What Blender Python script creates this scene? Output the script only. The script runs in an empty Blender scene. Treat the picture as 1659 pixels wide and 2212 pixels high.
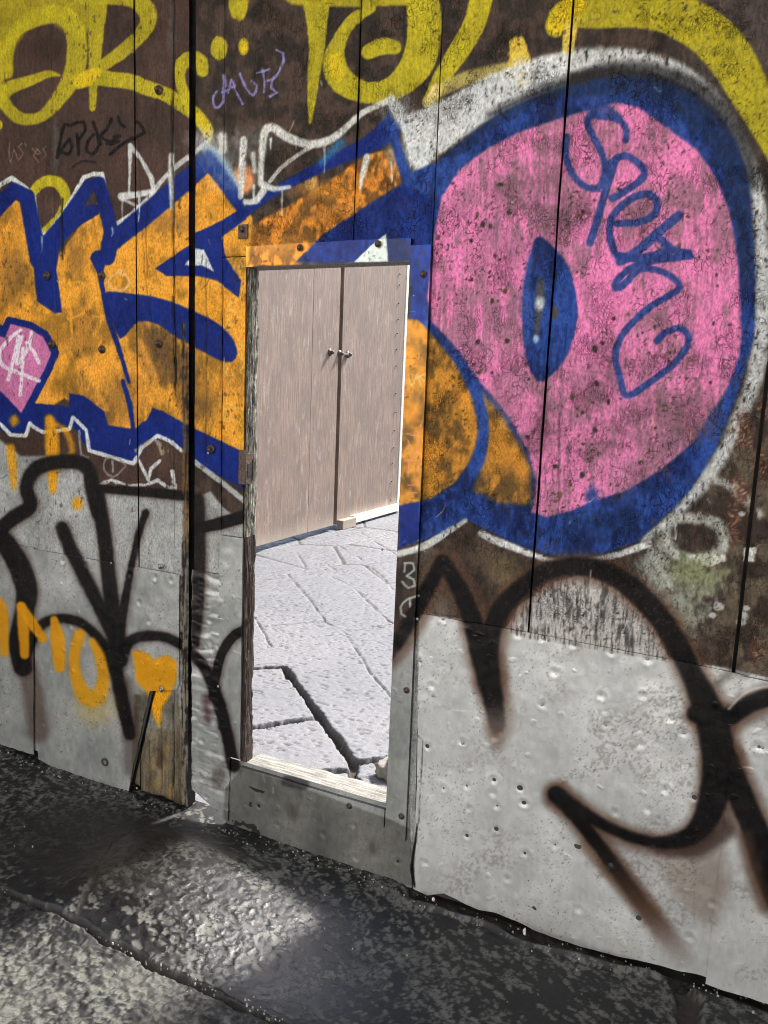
import bpy, math, random
import numpy as np
from mathutils import Matrix, Vector

random.seed(4)
# ------------------------------------------------------------------ camera
F_PX, CX, CY, CAM_H, CAM_D = 1661.0, 829.5, 1106.0, 1.5, 2.0247   # photo measured at 1659 x 2212
def _ray(p): return np.array([(p[0]-CX)/F_PX, (p[1]-CY)/F_PX, 1.0])
_down = _ray((390, 11876)); _down /= np.linalg.norm(_down)
_left = _ray((-2700, 695)); _left -= _down*_left.dot(_down); _left /= np.linalg.norm(_left)
RM = np.array([-_left, np.cross(-_down, -_left), -_down])
def G(px, py):
    "photo point -> (X, Z) on the gate plane y = 0"
    d = RM @ _ray((px, py)); r = d*CAM_D/d[1]; return float(r[0]), float(r[2]+CAM_H)
def GR(px, py, z=0.0):
    "photo point -> (X, Y) on a level plane at height z"
    d = RM @ _ray((px, py)); r = d*(z-CAM_H)/d[2]; return float(r[0]), float(r[1]-CAM_D)
def GW(px, py, x0):
    "photo point -> (Y, Z) on the plane x = x0"
    d = RM @ _ray((px, py)); r = d*x0/d[0]; return float(r[1]-CAM_D), float(r[2]+CAM_H)
def project(X, Y, Z):
    v = np.stack([X, Y+CAM_D, Z-CAM_H], -1) @ RM
    return CX+F_PX*v[..., 0]/v[..., 2], CY+F_PX*v[..., 1]/v[..., 2]

S = bpy.context.scene
COL = S.collection
cd = bpy.data.cameras.new('camera'); cam = bpy.data.objects.new('camera', cd); COL.objects.link(cam)
cd.sensor_fit = 'VERTICAL'; cd.sensor_height = 36; cd.sensor_width = 27; cd.lens = F_PX/2212*36
cd.clip_start = 0.05; cd.clip_end = 500
m = Matrix.Identity(4)
for i in range(3):
    m[i][0] = RM[i, 0]; m[i][1] = -RM[i, 1]; m[i][2] = -RM[i, 2]
m[0][3], m[1][3], m[2][3] = 0, -CAM_D, CAM_H
cam.matrix_world = m
S.camera = cam

# ------------------------------------------------------------------ light
SUN_EL, SUN_AZ = 47.0, 17.0          # azimuth measured from +Y towards +X
w = bpy.data.worlds.new('World'); S.world = w; w.use_nodes = True
nt = w.node_tree; nt.nodes.clear()
o = nt.nodes.new('ShaderNodeOutputWorld'); b = nt.nodes.new('ShaderNodeBackground'); sk = nt.nodes.new('ShaderNodeTexSky')
sk.sky_type = 'NISHITA'; sk.sun_disc = False; sk.sun_elevation = math.radians(SUN_EL); sk.sun_rotation = math.radians(SUN_AZ)
sk.dust_density = 2.5
b.inputs[1].default_value = 0.15
nt.links.new(sk.outputs[0], b.inputs[0]); nt.links.new(b.outputs[0], o.inputs[0])
ld = bpy.data.lights.new('sun', 'SUN'); ld.energy = 4.0; ld.angle = math.radians(8.0); ld.color = (1.0, .955, .89)
sun = bpy.data.objects.new('sun', ld); COL.objects.link(sun)
e, a = math.radians(SUN_EL), math.radians(SUN_AZ)
sdir = Vector((math.sin(a)*math.cos(e), math.cos(a)*math.cos(e), math.sin(e)))
sun.rotation_euler = sdir.to_track_quat('Z', 'Y').to_euler(); sun.location = (2, 8, 9)
S.view_settings.view_transform = 'Standard'; S.view_settings.look = 'None'
S.view_settings.exposure = 1.58; S.view_settings.gamma = 1.0
S.render.engine = 'CYCLES'
S.cycles.use_denoising = True; S.cycles.filter_width = 1.0
S.cycles.max_bounces = 8; S.cycles.diffuse_bounces = 5

# ------------------------------------------------------------------ noise
def _h(ix, iy, seed):
    n = (ix.astype(np.int64)*374761393 + iy.astype(np.int64)*668265263 + seed*1442695041) & 0xffffffff
    n = ((n ^ (n >> 13))*1274126177) & 0xffffffff
    return (((n ^ (n >> 16)) & 0xffff)/65535.0).astype(np.float32)
def vn(x, y, seed=0):
    ix = np.floor(x); iy = np.floor(y); fx = (x-ix).astype(np.float32); fy = (y-iy).astype(np.float32)
    fx = fx*fx*(3-2*fx); fy = fy*fy*(3-2*fy)
    a_, b_, c_, d_ = _h(ix, iy, seed), _h(ix+1, iy, seed), _h(ix, iy+1, seed), _h(ix+1, iy+1, seed)
    return (a_*(1-fx)+b_*fx)*(1-fy)+(c_*(1-fx)+d_*fx)*fy
def fbm(x, y, octv=4, seed=0, gain=.5):
    s = 0; amp = 1; t = 0
    for k in range(octv):
        s = s+amp*vn(x*2**k+k*17.3, y*2**k-k*9.1, seed+k*7); t += amp; amp *= gain
    return s/t
def sm(x, a_, b_):
    t = np.clip((x-a_)/(b_-a_), 0, 1); return t*t*(3-2*t)
def vor(x, y, seed=0):
    "cell noise: (distance to the nearest cell border, random number of the cell)"
    ix = np.floor(x); iy = np.floor(y); f1 = np.full(x.shape, 9., np.float32); f2 = f1.copy(); idv = np.zeros(x.shape, np.float32)
    for dx in (-1, 0, 1):
        for dy in (-1, 0, 1):
            jx, jy = ix+dx, iy+dy
            r = _h(jx, jy, seed)
            d = np.hypot(jx+.1+.8*r-x, jy+.1+.8*_h(jx, jy, seed+5)-y).astype(np.float32)
            nr = d < f1
            f2 = np.where(nr, f1, np.minimum(f2, d)); idv = np.where(nr, _h(jx, jy, seed+9), idv); f1 = np.where(nr, d, f1)
    return f2-f1, idv

# ------------------------------------------------------------------ the painting on the gate (vertex colours of the boards and sheets)
MX, MY, CW, CH = 200, 200, 2080, 2520
CAN = np.zeros((CH, CW, 3), np.float32); DEP = np.zeros((CH, CW), np.float32)
YY, XX = np.mgrid[0:CH, 0:CW].astype(np.float32); XX -= MX; YY -= MY
WOB = (fbm(XX/9, YY/9, 2, 3)-.5)*2
MOT = fbm(XX/70, YY/90, 4, 11)                       # broad blotches
FINE = fbm(XX/7, YY/16, 3, 21)                       # small flecks, drawn out along the boards
GRAIN = fbm(XX/2.6, YY/60, 3, 31)
MID = fbm(XX/26, YY/36, 4, 211)*.75+FINE*.25
def rgb(c): return np.array(c, np.float32)/255
def _apply(sl, msk, col, alpha):
    a_ = (msk*alpha)[..., None] if not isinstance(alpha, np.ndarray) else (msk*alpha[sl])[..., None]
    c = col[sl] if isinstance(col, np.ndarray) and col.ndim == 3 else rgb(col)
    CAN[sl] = CAN[sl]*(1-a_)+c*a_
def _smooth(pts, closed=False):
    P = [tuple(p) for p in pts]; out = []; n = len(P)
    if n < 3: return P
    for i in range(n if closed else n-1):
        p0 = P[i-1] if (i > 0 or closed) else P[0]; p1 = P[i]; p2 = P[(i+1) % n]; p3 = P[(i+2) % n] if (closed or i+2 < n) else P[-1]
        L = math.hypot(p2[0]-p1[0], p2[1]-p1[1]); k = max(1, int(L/9))
        for j in range(k):
            t = j/k; out.append(tuple(.5*((2*b1)+(-a1+c1)*t+(2*a1-5*b1+4*c1-d1)*t*t+(-a1+3*b1-3*c1+d1)*t**3) for a1, b1, c1, d1 in zip(p0, p1, p2, p3)))
    if not closed: out.append(P[-1])
    return out
def field(pts, w=None, smooth=True):
    "signed distance (px) of a stroke with its own width at each point"
    P = [(p[0], p[1], p[2] if len(p) > 2 else w) for p in pts]
    if smooth: P = _smooth(P)
    x0 = int(min(p[0]-p[2] for p in P))-30+MX; x1 = int(max(p[0]+p[2] for p in P))+30+MX
    y0 = int(min(p[1]-p[2] for p in P))-30+MY; y1 = int(max(p[1]+p[2] for p in P))+30+MY
    x0, x1, y0, y1 = max(0, x0), min(CW, x1), max(0, y0), min(CH, y1)
    sd = np.full((y1-y0, x1-x0), 99., np.float32)
    if len(P) == 1: P = P*2
    for p, q in zip(P[:-1], P[1:]):
        r = max(p[2], q[2])/2+28
        ax0, ax1 = max(x0, int(min(p[0], q[0])-r)+MX), min(x1, int(max(p[0], q[0])+r)+MX)
        ay0, ay1 = max(y0, int(min(p[1], q[1])-r)+MY), min(y1, int(max(p[1], q[1])+r)+MY)
        if ax1 <= ax0 or ay1 <= ay0: continue
        xs, ys = XX[ay0:ay1, ax0:ax1], YY[ay0:ay1, ax0:ax1]
        dx, dy = q[0]-p[0], q[1]-p[1]; L2 = dx*dx+dy*dy+1e-6
        t = np.clip(((xs-p[0])*dx+(ys-p[1])*dy)/L2, 0, 1)
        d = np.hypot(xs-p[0]-t*dx, ys-p[1]-t*dy)-(p[2]+(q[2]-p[2])*t)/2
        v = sd[ay0-y0:ay1-y0, ax0-x0:ax1-x0]; np.minimum(v, d, out=v)
    return (slice(y0, y1), slice(x0, x1)), sd
def stroke(pts, col, w=10, soft=2., alpha=1., wob=1., smooth=True, drop=0.):
    sl, sd = field(pts, w, smooth)
    msk = sm(-(sd+WOB[sl]*wob), -soft, soft)
    if drop: msk = msk*sm(FINE[sl], drop-.06, drop+.06)
    _apply(sl, msk, col, alpha)
def poly(pts, col, soft=1.5, alpha=1., wob=1., smooth=False, drop=0.):
    P = _smooth(pts, True) if smooth else pts
    x0 = max(0, int(min(p[0] for p in P))-25+MX); x1 = min(CW, int(max(p[0] for p in P))+25+MX)
    y0 = max(0, int(min(p[1] for p in P))-25+MY); y1 = min(CH, int(max(p[1] for p in P))+25+MY)
    sl = (slice(y0, y1), slice(x0, x1)); xs, ys = XX[sl], YY[sl]
    ins = np.zeros(xs.shape, bool)
    for p, q in zip(P, P[1:]+P[:1]):
        if p[1] != q[1]:
            ins ^= ((p[1] > ys) != (q[1] > ys)) & (xs < (q[0]-p[0])*(ys-p[1])/(q[1]-p[1])+p[0])
    _, sd0 = field([(p[0], p[1], 0) for p in P+P[:1]], 0, False)
    full = np.full((CH, CW), 99., np.float32); full[_] = sd0; d = full[sl]
    sd = np.where(ins, -d, d)
    msk = sm(-(sd+WOB[sl]*wob), -soft, soft)
    if drop: msk = msk*sm(FINE[sl], drop-.06, drop+.06)
    _apply(sl, msk, col, alpha)
def blob(x, y, rx, ry, col, soft=.5, alpha=1., n=0.):
    r = max(rx, ry)*(1+soft)+6
    sl = (slice(max(0, int(y-r)+MY), min(CH, int(y+r)+MY)), slice(max(0, int(x-r)+MX), min(CW, int(x+r)+MX)))
    if sl[0].stop <= sl[0].start or sl[1].stop <= sl[1].start: return
    d = np.hypot((XX[sl]-x)/rx, (YY[sl]-y)/ry)+(FINE[sl]-.5)*n
    _apply(sl, 1-sm(d, 1-soft, 1+soft), col, alpha)
def mixc(c1, c2, t): return rgb(c1)+(rgb(c2)-rgb(c1))*np.clip(t, 0, 1)[..., None]
def Z1(*p): return [(q[0]/2, q[1]/2)+tuple(v/2 for v in q[2:]) for q in p]                   # six 2x close-ups
def Z2(*p): return [(829.5+q[0]/2, q[1]/2)+tuple(v/2 for v in q[2:]) for q in p]
def Z3(*p): return [(q[0]/2, 553+q[1]/2)+tuple(v/2 for v in q[2:]) for q in p]
def Z4(*p): return [(829.5+q[0]/2, 553+q[1]/2)+tuple(v/2 for v in q[2:]) for q in p]
def Z5(*p): return [(q[0]/2, 1106+q[1]/2)+tuple(v/2 for v in q[2:]) for q in p]
def Z6(*p): return [(829.5+q[0]/2, 1106+q[1]/2)+tuple(v/2 for v in q[2:]) for q in p]
def Z8(*p): return [(829.5+q[0]/2, 1659+q[1]/2)+tuple(v/2 for v in q[2:]) for q in p]
def ZA(*p): return [(q[0]/3, q[1]/3)+tuple(v/3 for v in q[2:]) for q in p]

def paint_all():
    # old brown paint, darker and mottled on the right leaf
    BROWN = mixc((60, 45, 39), (84, 62, 53), (MOT*.7+FINE*.3-.3)*2.2)
    RB = mixc((48, 40, 34), (76, 60, 51), sm(fbm(XX/26, YY/30, 4, 41)*.6+fbm(XX/9, YY/26, 4, 43)*.4, .42, .6))
    RUST = mixc((62, 50, 42), (104, 92, 76), sm(fbm(XX/30, YY/44, 4, 47), .42, .62))
    CAN[:] = BROWN
    k = sm(XX, 418, 422)[..., None]; CAN[:] = CAN*(1-k)+RB*k
    k = (sm(XX+WOB*20, 1490, 1600)*sm(YY, 650, 950))[..., None]; CAN[:] = CAN*(1-k)+RUST*k
    k = (sm(XX, 1420, 1560)*(1-sm(YY, 100, 420)))[..., None]*.6; CAN[:] = CAN*(1-k)+rgb((88, 78, 74))*k
    CAN[:] *= (1-.16*sm(GRAIN, .5, .85))[..., None]
    for x, y, rx, ry in ((370, 75, 10, 45), (118, 310, 7, 60), (372, 350, 6, 60)): blob(x, y, rx, ry, (92, 88, 84), .5, .6, 1.4)
    # silver paint
    SIL = mixc((130, 133, 131), (192, 194, 192), MOT*.9+FINE*.5-.2)
    SILR = mixc((180, 182, 180), (234, 236, 235), MOT*.9+FINE*.4-.15)
    poly([(-250, 930), (0, 950), (45, 985), (110, 985), (205, 1010), (215, 1055), (410, 1072), (412, 2500), (-250, 2500)], SIL, 4)
    poly([(414, 1078), (455, 1062), (480, 1095), (545, 1140), (545, 1300), (860, 1400), (905, 1322), (1448, 1422), (1560, 1442), (1700, 1474), (1900, 1500), (1900, 2500), (414, 2500)], SIL, 3)
    poly([(905, 1322), (1448, 1422), (1560, 1442), (1700, 1474), (1900, 1500), (1900, 2500), (885, 2500)], SILR, 2)
    poly([(900, 1180), (930, 1175), (990, 1240), (985, 1330), (900, 1325)], mixc((90, 80, 70), (150, 140, 128), MOT*2-.5), 5, .7)
    WOODS = mixc((88, 86, 84), (196, 192, 188), sm(GRAIN*.65+FINE*.45, .38, .62))
    poly([(1085, 1370), (1120, 1310), (1180, 1262), (1260, 1240), (1330, 1270), (1410, 1350), (1450, 1430)], WOODS, 2)
    # darker, dirtier metal below the wicket and towards the ground line
    GR1 = mixc((88, 88, 84), (134, 134, 128), MOT*1.2+FINE*.5-.35)
    poly([(488, 1702), (525, 1655), (842, 1770), (885, 1790), (890, 1915), (480, 1800)], GR1, 3, .9)
    poly([(290, 1500), (385, 1500), (410, 1745), (280, 1745)], mixc((70, 60, 44), (136, 128, 108), GRAIN*.9+MID*1.3-.7), 3)
    poly([(300, 1492), (385, 1492), (380, 1580), (330, 1575), (305, 1600)], mixc((96, 94, 86), (142, 140, 130), MID*2-.6), 4, .8, 3)
    for x, y in ((340, 1690), (352, 1660), (368, 1710), (330, 1650), (360, 1620)): blob(x, y, 8, 16, (150, 126, 80), .6, .6, 1.2)
    blob(345, 1640, 8, 20, (52, 36, 26), .6, .6, 1.2)
    sc = sm(fbm(XX/5, YY/5, 3, 61), .50, .62)*sm(fbm(XX/120, YY/60, 3, 63), .48, .62)*sm(YY, 1330, 1420)*sm(XX, 900, 1000)
    CAN[:] = CAN*(1-.28*sc[..., None])+rgb((96, 82, 74))*(.28*sc[..., None])
    ln = sm(YY-(1850+.31*(XX-600)), -120, 60)*sm(XX, 880, 940)*sm(MOT, .35, .6)*.35
    CAN[:] = CAN*(1-ln[..., None])+rgb((120, 112, 98))*ln[..., None]
    # ---- yellow lettering along the top
    YEL = mixc((156, 146, 22), (232, 214, 34), MOT*.5+MID*.5+GRAIN*.4-.25)
    YB = (236, 200, 22)
    poly([(-200, -200), (200, -200), (196, 60), (170, 90), (110, 45), (60, 60), (10, 130), (-200, 130)], YEL, 8, .8)
    stroke(ZA((-30, 300, 90), (-20, 480, 90), (5, 620, 90), (60, 710, 80), (120, 762, 80), (210, 772, 72), (290, 738, 75), (370, 650, 95), (455, 520, 120), (495, 390, 135), (490, 230, 130), (430, 110, 120), (330, 90, 120), (200, 130, 110), (100, 200, 80), (50, 330, 80), (40, 470, 85)), YEL, soft=3, alpha=.86)
    stroke(ZA((-30, 640, 120), (60, 570, 90), (150, 535, 75), (250, 500, 60), (320, 475, 45), (385, 488, 12)), YEL, soft=2.5, alpha=.9)
    stroke(ZA((-80, 800, 60), (-10, 810, 60)), YEL, soft=2)
    stroke(ZA((640, -60, 130), (630, 100, 115), (620, 250, 95), (612, 400, 80), (605, 550, 58), (598, 700, 42)), YEL, soft=2.2, alpha=.9)
    stroke(ZA((560, -20, 110), (700, -20, 100), (850, -10, 110), (945, 60, 120), (960, 140, 105), (915, 220, 95), (810, 320, 90), (700, 400, 80), (640, 440, 70)), YEL, soft=2.5, alpha=.88)
    stroke(ZA((505, 530, 95), (600, 500, 105), (720, 515, 100), (850, 530, 100), (950, 570, 95), (1070, 610, 90), (1150, 660, 95), (1230, 712, 90), (1300, 780, 90), (1345, 850, 75), (1352, 925, 26)), YEL, soft=2.2, alpha=.92)
    stroke(ZA((520, 530, 80), (570, 500, 100), (620, 470, 60)), YB, soft=5, alpha=.75)
    stroke(ZA((1235, 710, 70), (1190, 600, 70), (1165, 500, 70), (1180, 410, 85), (1240, 375, 95), (1300, 400, 95), (1312, 460, 75)), YEL, soft=2.2, alpha=.92)
    stroke(ZA((1290, 760, 70), (1345, 850, 65)), YB, soft=4, alpha=.6)
    for x, y, rx, ry in ((473, 103, 18, 25), (526, 100, 11, 19), (515, 6, 21, 38)): blob(x, y, rx, ry, YEL, .12, .95, .25)
    blob(526, 102, 8, 14, YB, .3, .7)
    stroke(Z1((1365, -60, 150), (1368, 60, 100), (1368, 200, 70), (1355, 330, 52), (1345, 450, 32), (1339, 530, 12)), YEL, soft=2, alpha=.92)
    stroke([(640, -20, 60), (760, -20, 70), (900, -20, 60)], YEL, soft=4, alpha=.85)
    stroke([(800, 18, 22), (760, 45, 26), (732, 90, 32), (722, 135, 50), (740, 175, 55), (790, 200, 46), (850, 190, 52), (900, 140, 70), (915, 80, 72), (915, 20, 72), (905, -30, 72)], YEL, soft=2.2, alpha=.93)
    stroke([(725, 130, 34), (728, 160, 30)], YB, soft=6, alpha=.6)
    stroke([(796, 112, 32), (825, 100, 36), (852, 103, 30)], YEL, soft=2, alpha=.95)
    stroke([(1045, -30, 50), (1025, 50, 48), (988, 115, 45), (955, 165, 36), (928, 215, 26)], YEL, soft=2, alpha=.93)
    stroke([(925, 222, 24), (950, 195, 30), (1000, 172, 30), (1060, 155, 28), (1110, 148, 30)], (196, 182, 100), soft=5, alpha=.85)
    stroke([(925, 225, 18), (945, 190, 24)], (238, 216, 140), soft=3, alpha=.9)
    stroke([(1118, 95, 34), (1122, 130, 46), (1128, 160, 56)], (228, 196, 70), soft=2.5, wob=2.5)
    stroke([(1125, 145, 44), (1128, 162, 52)], (232, 212, 150), soft=4, alpha=.9, wob=2)
    stroke([(1200, 58, 44), (1222, 30, 58), (1290, 25, 72), (1380, 20, 80), (1450, 30, 92), (1520, 65, 100), (1575, 120, 100), (1615, 190, 90), (1650, 260, 72), (1690, 340, 60), (1730, 420, 50)], YEL, soft=3.5, alpha=.9)
    stroke([(1200, 56, 36), (1225, 25, 50), (1245, 10, 40)], YB, soft=6, alpha=.85)
    stroke([(1232, 60, 30), (1226, 110, 24), (1222, 148, 18)], (226, 196, 80), soft=2.5)
    stroke(Z1((140, 830, 40), (190, 785, 46), (250, 790, 50), (285, 850, 46), (268, 925, 44), (215, 980, 36), (180, 1010, 30)), YEL, soft=2, alpha=.95)
    # ---- white outlines under the blue
    WH = mixc((196, 202, 203), (238, 241, 240), FINE*1.6-.3)
    poly([(832, 212), (850, 206), (880, 248), (960, 214), (1060, 160), (1160, 125), (1230, 112), (1230, 185), (1130, 222), (1040, 270), (950, 335), (905, 372), (888, 352), (868, 290)], WH, 6, .93, 3, drop=.24)
    stroke([(1180, 150, 60), (1240, 132, 48), (1320, 124, 44), (1400, 134, 42), (1470, 160, 42), (1530, 205, 34), (1575, 260, 26), (1606, 325, 30), (1632, 400, 30), (1644, 500, 34), (1648, 620, 38), (1644, 730, 38), (1626, 830, 34), (1596, 905, 28), (1558, 985, 28), (1514, 1050, 30), (1470, 1100, 20), (1430, 1135, 18), (1394, 1165, 16)], WH, soft=9, alpha=.88, wob=3, drop=.28)
    stroke([(1400, 1175, 16), (1360, 1190, 14), (1320, 1202, 12), (1240, 1214, 8), (1180, 1208, 10), (1110, 1183, 15), (1060, 1164, 16), (1040, 1152, 14)], WH, soft=3, wob=1.5)
    stroke([(862, 1196, 14), (900, 1186, 14), (930, 1172, 16), (975, 1142, 16), (1002, 1122, 17)], (200, 204, 200), soft=2.5, wob=1)
    stroke(Z1((-20, 830, 18), (0, 800, 18), (50, 768, 20), (115, 815, 18), (145, 855, 22), (155, 950, 24), (178, 1022, 22), (215, 1000, 18), (290, 890, 16), (362, 765, 18), (400, 752, 20), (440, 752, 20), (455, 840, 22), (490, 975, 20), (560, 930, 16), (620, 880, 16)), WH, soft=1.2, alpha=.95, smooth=False)
    stroke(Z1((585, 905, 20), (640, 860, 24), (690, 790, 20), (760, 720, 22), (850, 650, 20), (905, 598, 12)), WH, soft=2, alpha=.85)
    stroke(Z1((555, 850, 8), (560, 740, 12), (562, 628, 20), (610, 690, 16), (655, 770, 20), (660, 810, 20)), WH, soft=1.3, smooth=False, alpha=.9)
    stroke(Z1((525, 848, 34), (590, 840, 26), (660, 828, 26)), WH, soft=2.5, alpha=.9); stroke(Z1((530, 860, 14), (590, 890, 10)), WH, soft=2, alpha=.7)
    # ---- orange fill, left piece
    ORA = mixc((166, 118, 36), (243, 168, 52), sm(MOT*.45+MID*.6+FINE*.1, .42, .66))
    ORD = mixc((104, 76, 34), (206, 140, 44), sm(MOT*.4+MID*.65+FINE*.1, .44, .68))
    poly([(-100, 470), (40, 430), (75, 560), (120, 560), (215, 430), (245, 520), (430, 375), (465, 365), (545, 470), (545, 985), (400, 918), (250, 940), (140, 860), (60, 910), (-100, 800)], ORA, 3)
    poly([(545, 486), (620, 445), (700, 398), (790, 335), (850, 320), (872, 400), (800, 450), (700, 520), (650, 572), (536, 574)], mixc((120, 80, 30), (234, 146, 46), sm(MID*.8+FINE*.25, .42, .62)), 4, smooth=False)
    for x, y, rx, ry, al in ((340, 745, 42, 50, .9), (395, 800, 45, 42, .8), (175, 890, 30, 60, .55), (30, 590, 30, 60, .5), (180, 700, 28, 60, .35), (260, 860, 45, 50, .5), (430, 880, 40, 34, .6), (500, 560, 20, 30, .3), (700, 460, 60, 20, .35), (780, 380, 30, 14, .4), (165, 560, 20, 40, .5), (360, 480, 60, 24, .4)):
        blob(x, y, rx, ry, mixc((78, 60, 42), (112, 82, 44), FINE), .7, al, .8)
    for x, y, rx, ry in ((465, 400, 34, 26), (690, 410, 60, 18), (100, 820, 16, 60), (310, 800, 14, 60), (480, 840, 50, 24), (200, 800, 30, 22), (600, 530, 50, 22), (160, 740, 30, 14), (50, 480, 20, 40)):
        blob(x, y, rx, ry, (242, 164, 62), .8, .45, .8)
    blob(525, 388, 24, 32, (240, 138, 62), .25, .95, .3)
    blob(672, 392, 14, 18, (232, 178, 92), .4, .8)
    # left strip beside the wicket
    stroke([(300, 735, 10), (330, 800, 12), (345, 870, 12)], (226, 156, 60), soft=4, alpha=.7)
    stroke([(262, 585, 6), (238, 598, 6), (236, 618, 6), (262, 628, 6), (280, 612, 6), (270, 594, 6), (258, 590, 6)], (244, 190, 120), soft=2, alpha=.8)
    stroke(Z3((300, 105, 14), (305, 230, 12), (312, 350, 8)), (240, 170, 50), soft=2, alpha=.8); stroke(Z3((300, 115, 12), (370, 120, 14), (400, 180, 12), (370, 240, 12), (312, 268, 8)), (240, 170, 50), soft=2, alpha=.8)
    stroke(Z3((395, 200, 10), (420, 180, 12), (450, 200, 8)), (240, 170, 50), soft=2, alpha=.7); stroke(Z3((400, 260, 10), (460, 262, 8)), (240, 170, 50), soft=2, alpha=.7)
    # ---- blue, left piece
    BL = mixc((0, 24, 98), (4, 42, 136), MOT*.8+FINE*.7-.3)
    stroke([(-40, 495, 30), (-5, 448, 34), (30, 412, 34), (58, 425, 34), (72, 500, 36), (84, 560, 40)], BL, soft=2, smooth=False)
    poly([(62, 500), (92, 516), (128, 510), (180, 445), (215, 440), (214, 462), (168, 490), (128, 532), (122, 583), (135, 675), (118, 677), (80, 650), (74, 590)], BL, 2)
    stroke([(96, 545, 50), (140, 480, 34), (192, 402, 28), (214, 394, 26), (226, 440, 30), (240, 500, 32), (232, 556, 34)], BL, soft=2, smooth=False)
    stroke(Z3((425, 10, 70), (432, 60, 34), (440, 130, 20), (470, 280, 24), (510, 390, 22), (556, 545, 16)), BL, soft=1.5, smooth=False)
    stroke(Z3((530, 540, 18), (560, 640, 24), (576, 750, 16)), BL, soft=1.2, smooth=False)
    poly(Z3((448, 165), (560, 162), (700, 185), (830, 235), (930, 285), (1000, 350), (1026, 420), (1000, 458), (950, 450), (870, 410), (760, 350), (680, 295), (600, 283), (560, 320), (520, 356), (490, 300)), BL, 2.5, smooth=True)
    poly([(335, 580), (385, 545), (440, 510), (525, 455), (532, 474), (478, 512), (488, 556), (521, 606), (516, 644), (468, 606), (425, 596), (360, 596)], BL, 2)
    poly([(400, 572), (420, 536), (440, 540), (462, 586), (438, 574)], WH, 1.5)
    stroke(Z1((470, 1060, 72), (600, 950, 84), (720, 850, 84), (830, 755, 84), (898, 690, 84)), BL, soft=3, smooth=False)
    stroke(Z1((905, 690, 84), (960, 760, 80), (1020, 860, 60), (1045, 905, 40)), BL, soft=3, smooth=False)
    stroke(Z1((1045, 920, 34), (940, 980, 34), (850, 1030, 50)), BL, soft=2)
    stroke(Z1((1050, 930, 34), (1150, 850, 38), (1300, 765, 44), (1450, 690, 54), (1600, 620, 76), (1680, 560, 100)), BL, soft=3.5)
    stroke(Z1((870, 640, 20), (930, 650, 30), (1030, 800, 20)), (150, 190, 216), soft=6, alpha=.75)
    stroke(Z1((1390, 700, 30), (1470, 620, 40)), (40, 110, 170), soft=8, alpha=.8)
    poly(Z3((-60, 590), (0, 600), (60, 672), (105, 658), (150, 635), (298, 652), (300, 594), (360, 602), (450, 670), (468, 730), (580, 750), (610, 722), (632, 710), (660, 655), (700, 670), (830, 740), (1060, 852), (1060, 1010), (840, 890), (790, 832), (690, 790), (640, 812), (575, 892), (480, 862), (382, 840), (312, 730), (180, 772), (130, 722), (112, 762), (40, 770), (-60, 720)), BL, 1.8)
    PK = mixc((178, 102, 146), (228, 132, 184), MOT*.6+FINE*.7-.15)
    poly(Z3((-40, 330), (20, 345), (40, 292), (130, 312), (190, 345), (226, 420), (198, 490), (112, 655), (92, 688), (-40, 560)), BL, 1.5)
    stroke(Z3((-40, 290), (20, 330), (42, 282), (130, 304), (192, 340), (236, 415), (205, 490), (120, 655), (90, 690), (-40, 555)), BL, 20, 1.2, smooth=False)
    poly(Z3((-40, 335), (22, 352), (44, 294), (128, 314), (186, 348), (222, 420), (194, 488), (108, 650), (92, 678), (-40, 540)), PK, 2)
    for s in (((170, 540), (70, 500), (10, 470), (0, 410), (50, 350), (90, 320)), ((82, 345), (60, 440), (35, 535)), ((100, 400), (95, 500), (88, 600)), ((138, 330), (120, 400), (75, 465), (80, 395), (95, 350)), ((115, 375), (150, 420), (168, 462))):
        stroke(Z3(*s), (236, 226, 236), 8, 1.2, .92)
    # ---- white under the left piece
    WO = [(-20, 715), (0, 725), (45, 772), (110, 778), (128, 722), (150, 742), (190, 762), (300, 748), (316, 696), (372, 752), (386, 840), (480, 868), (576, 897), (610, 830), (680, 776), (735, 800), (785, 842)]
    stroke(Z3(*WO), WH, 8, 1.3, .95, smooth=False)
    stroke(Z3((842, 890), (920, 950), (985, 1000), (1060, 1062)), (180, 186, 184), 11, 1.6, .9)
    stroke(Z3((432, 988), (480, 968), (560, 992), (620, 990), (680, 970), (725, 1000), (755, 1002), (742, 930)), WH, 7, 1.2, .9, 2.5, smooth=False, drop=.3)
    stroke(Z3((598, 885), (625, 935), (640, 968), (652, 920), (690, 885)), WH, 7, 1.2, .9, smooth=False)
    stroke(Z3((590, 840), (650, 800), (690, 815), (700, 850)), (190, 176, 150), 10, 2, .7, drop=.35)
    stroke(Z3((540, 910), (490, 955), (450, 925), (455, 880), (500, 868), (545, 905)), (150, 146, 144), 4, 1, .7); stroke(Z3((486, 885), (488, 930)), (170, 166, 164), 5, 1, .7)
    stroke(Z3((342, 755), (352, 860), (380, 870)), (168, 170, 168), 5, 1, .7)
    for x, y, rx, ry, al in ((470, 330, 50, 40, .35), (520, 390, 50, 30, .3), (560, 300, 40, 24, .25), (440, 300, 26, 20, .5), (880, 330, 40, 30, .5), (905, 350, 14, 22, .8), (860, 240, 30, 30, .6)):
        blob(x, y, rx, ry, WH, .9, al, 1.2)
    # white tags over the top of the left piece
    WT = mixc((206, 208, 202), (240, 241, 235), FINE*1.5-.3)
    stroke(Z1((960, 590, 40), (965, 650, 30)), WT, soft=4, alpha=.85); stroke(Z1((1052, 605, 32), (1046, 700, 30), (1040, 850, 22)), WT, soft=3, alpha=.95)
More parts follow.
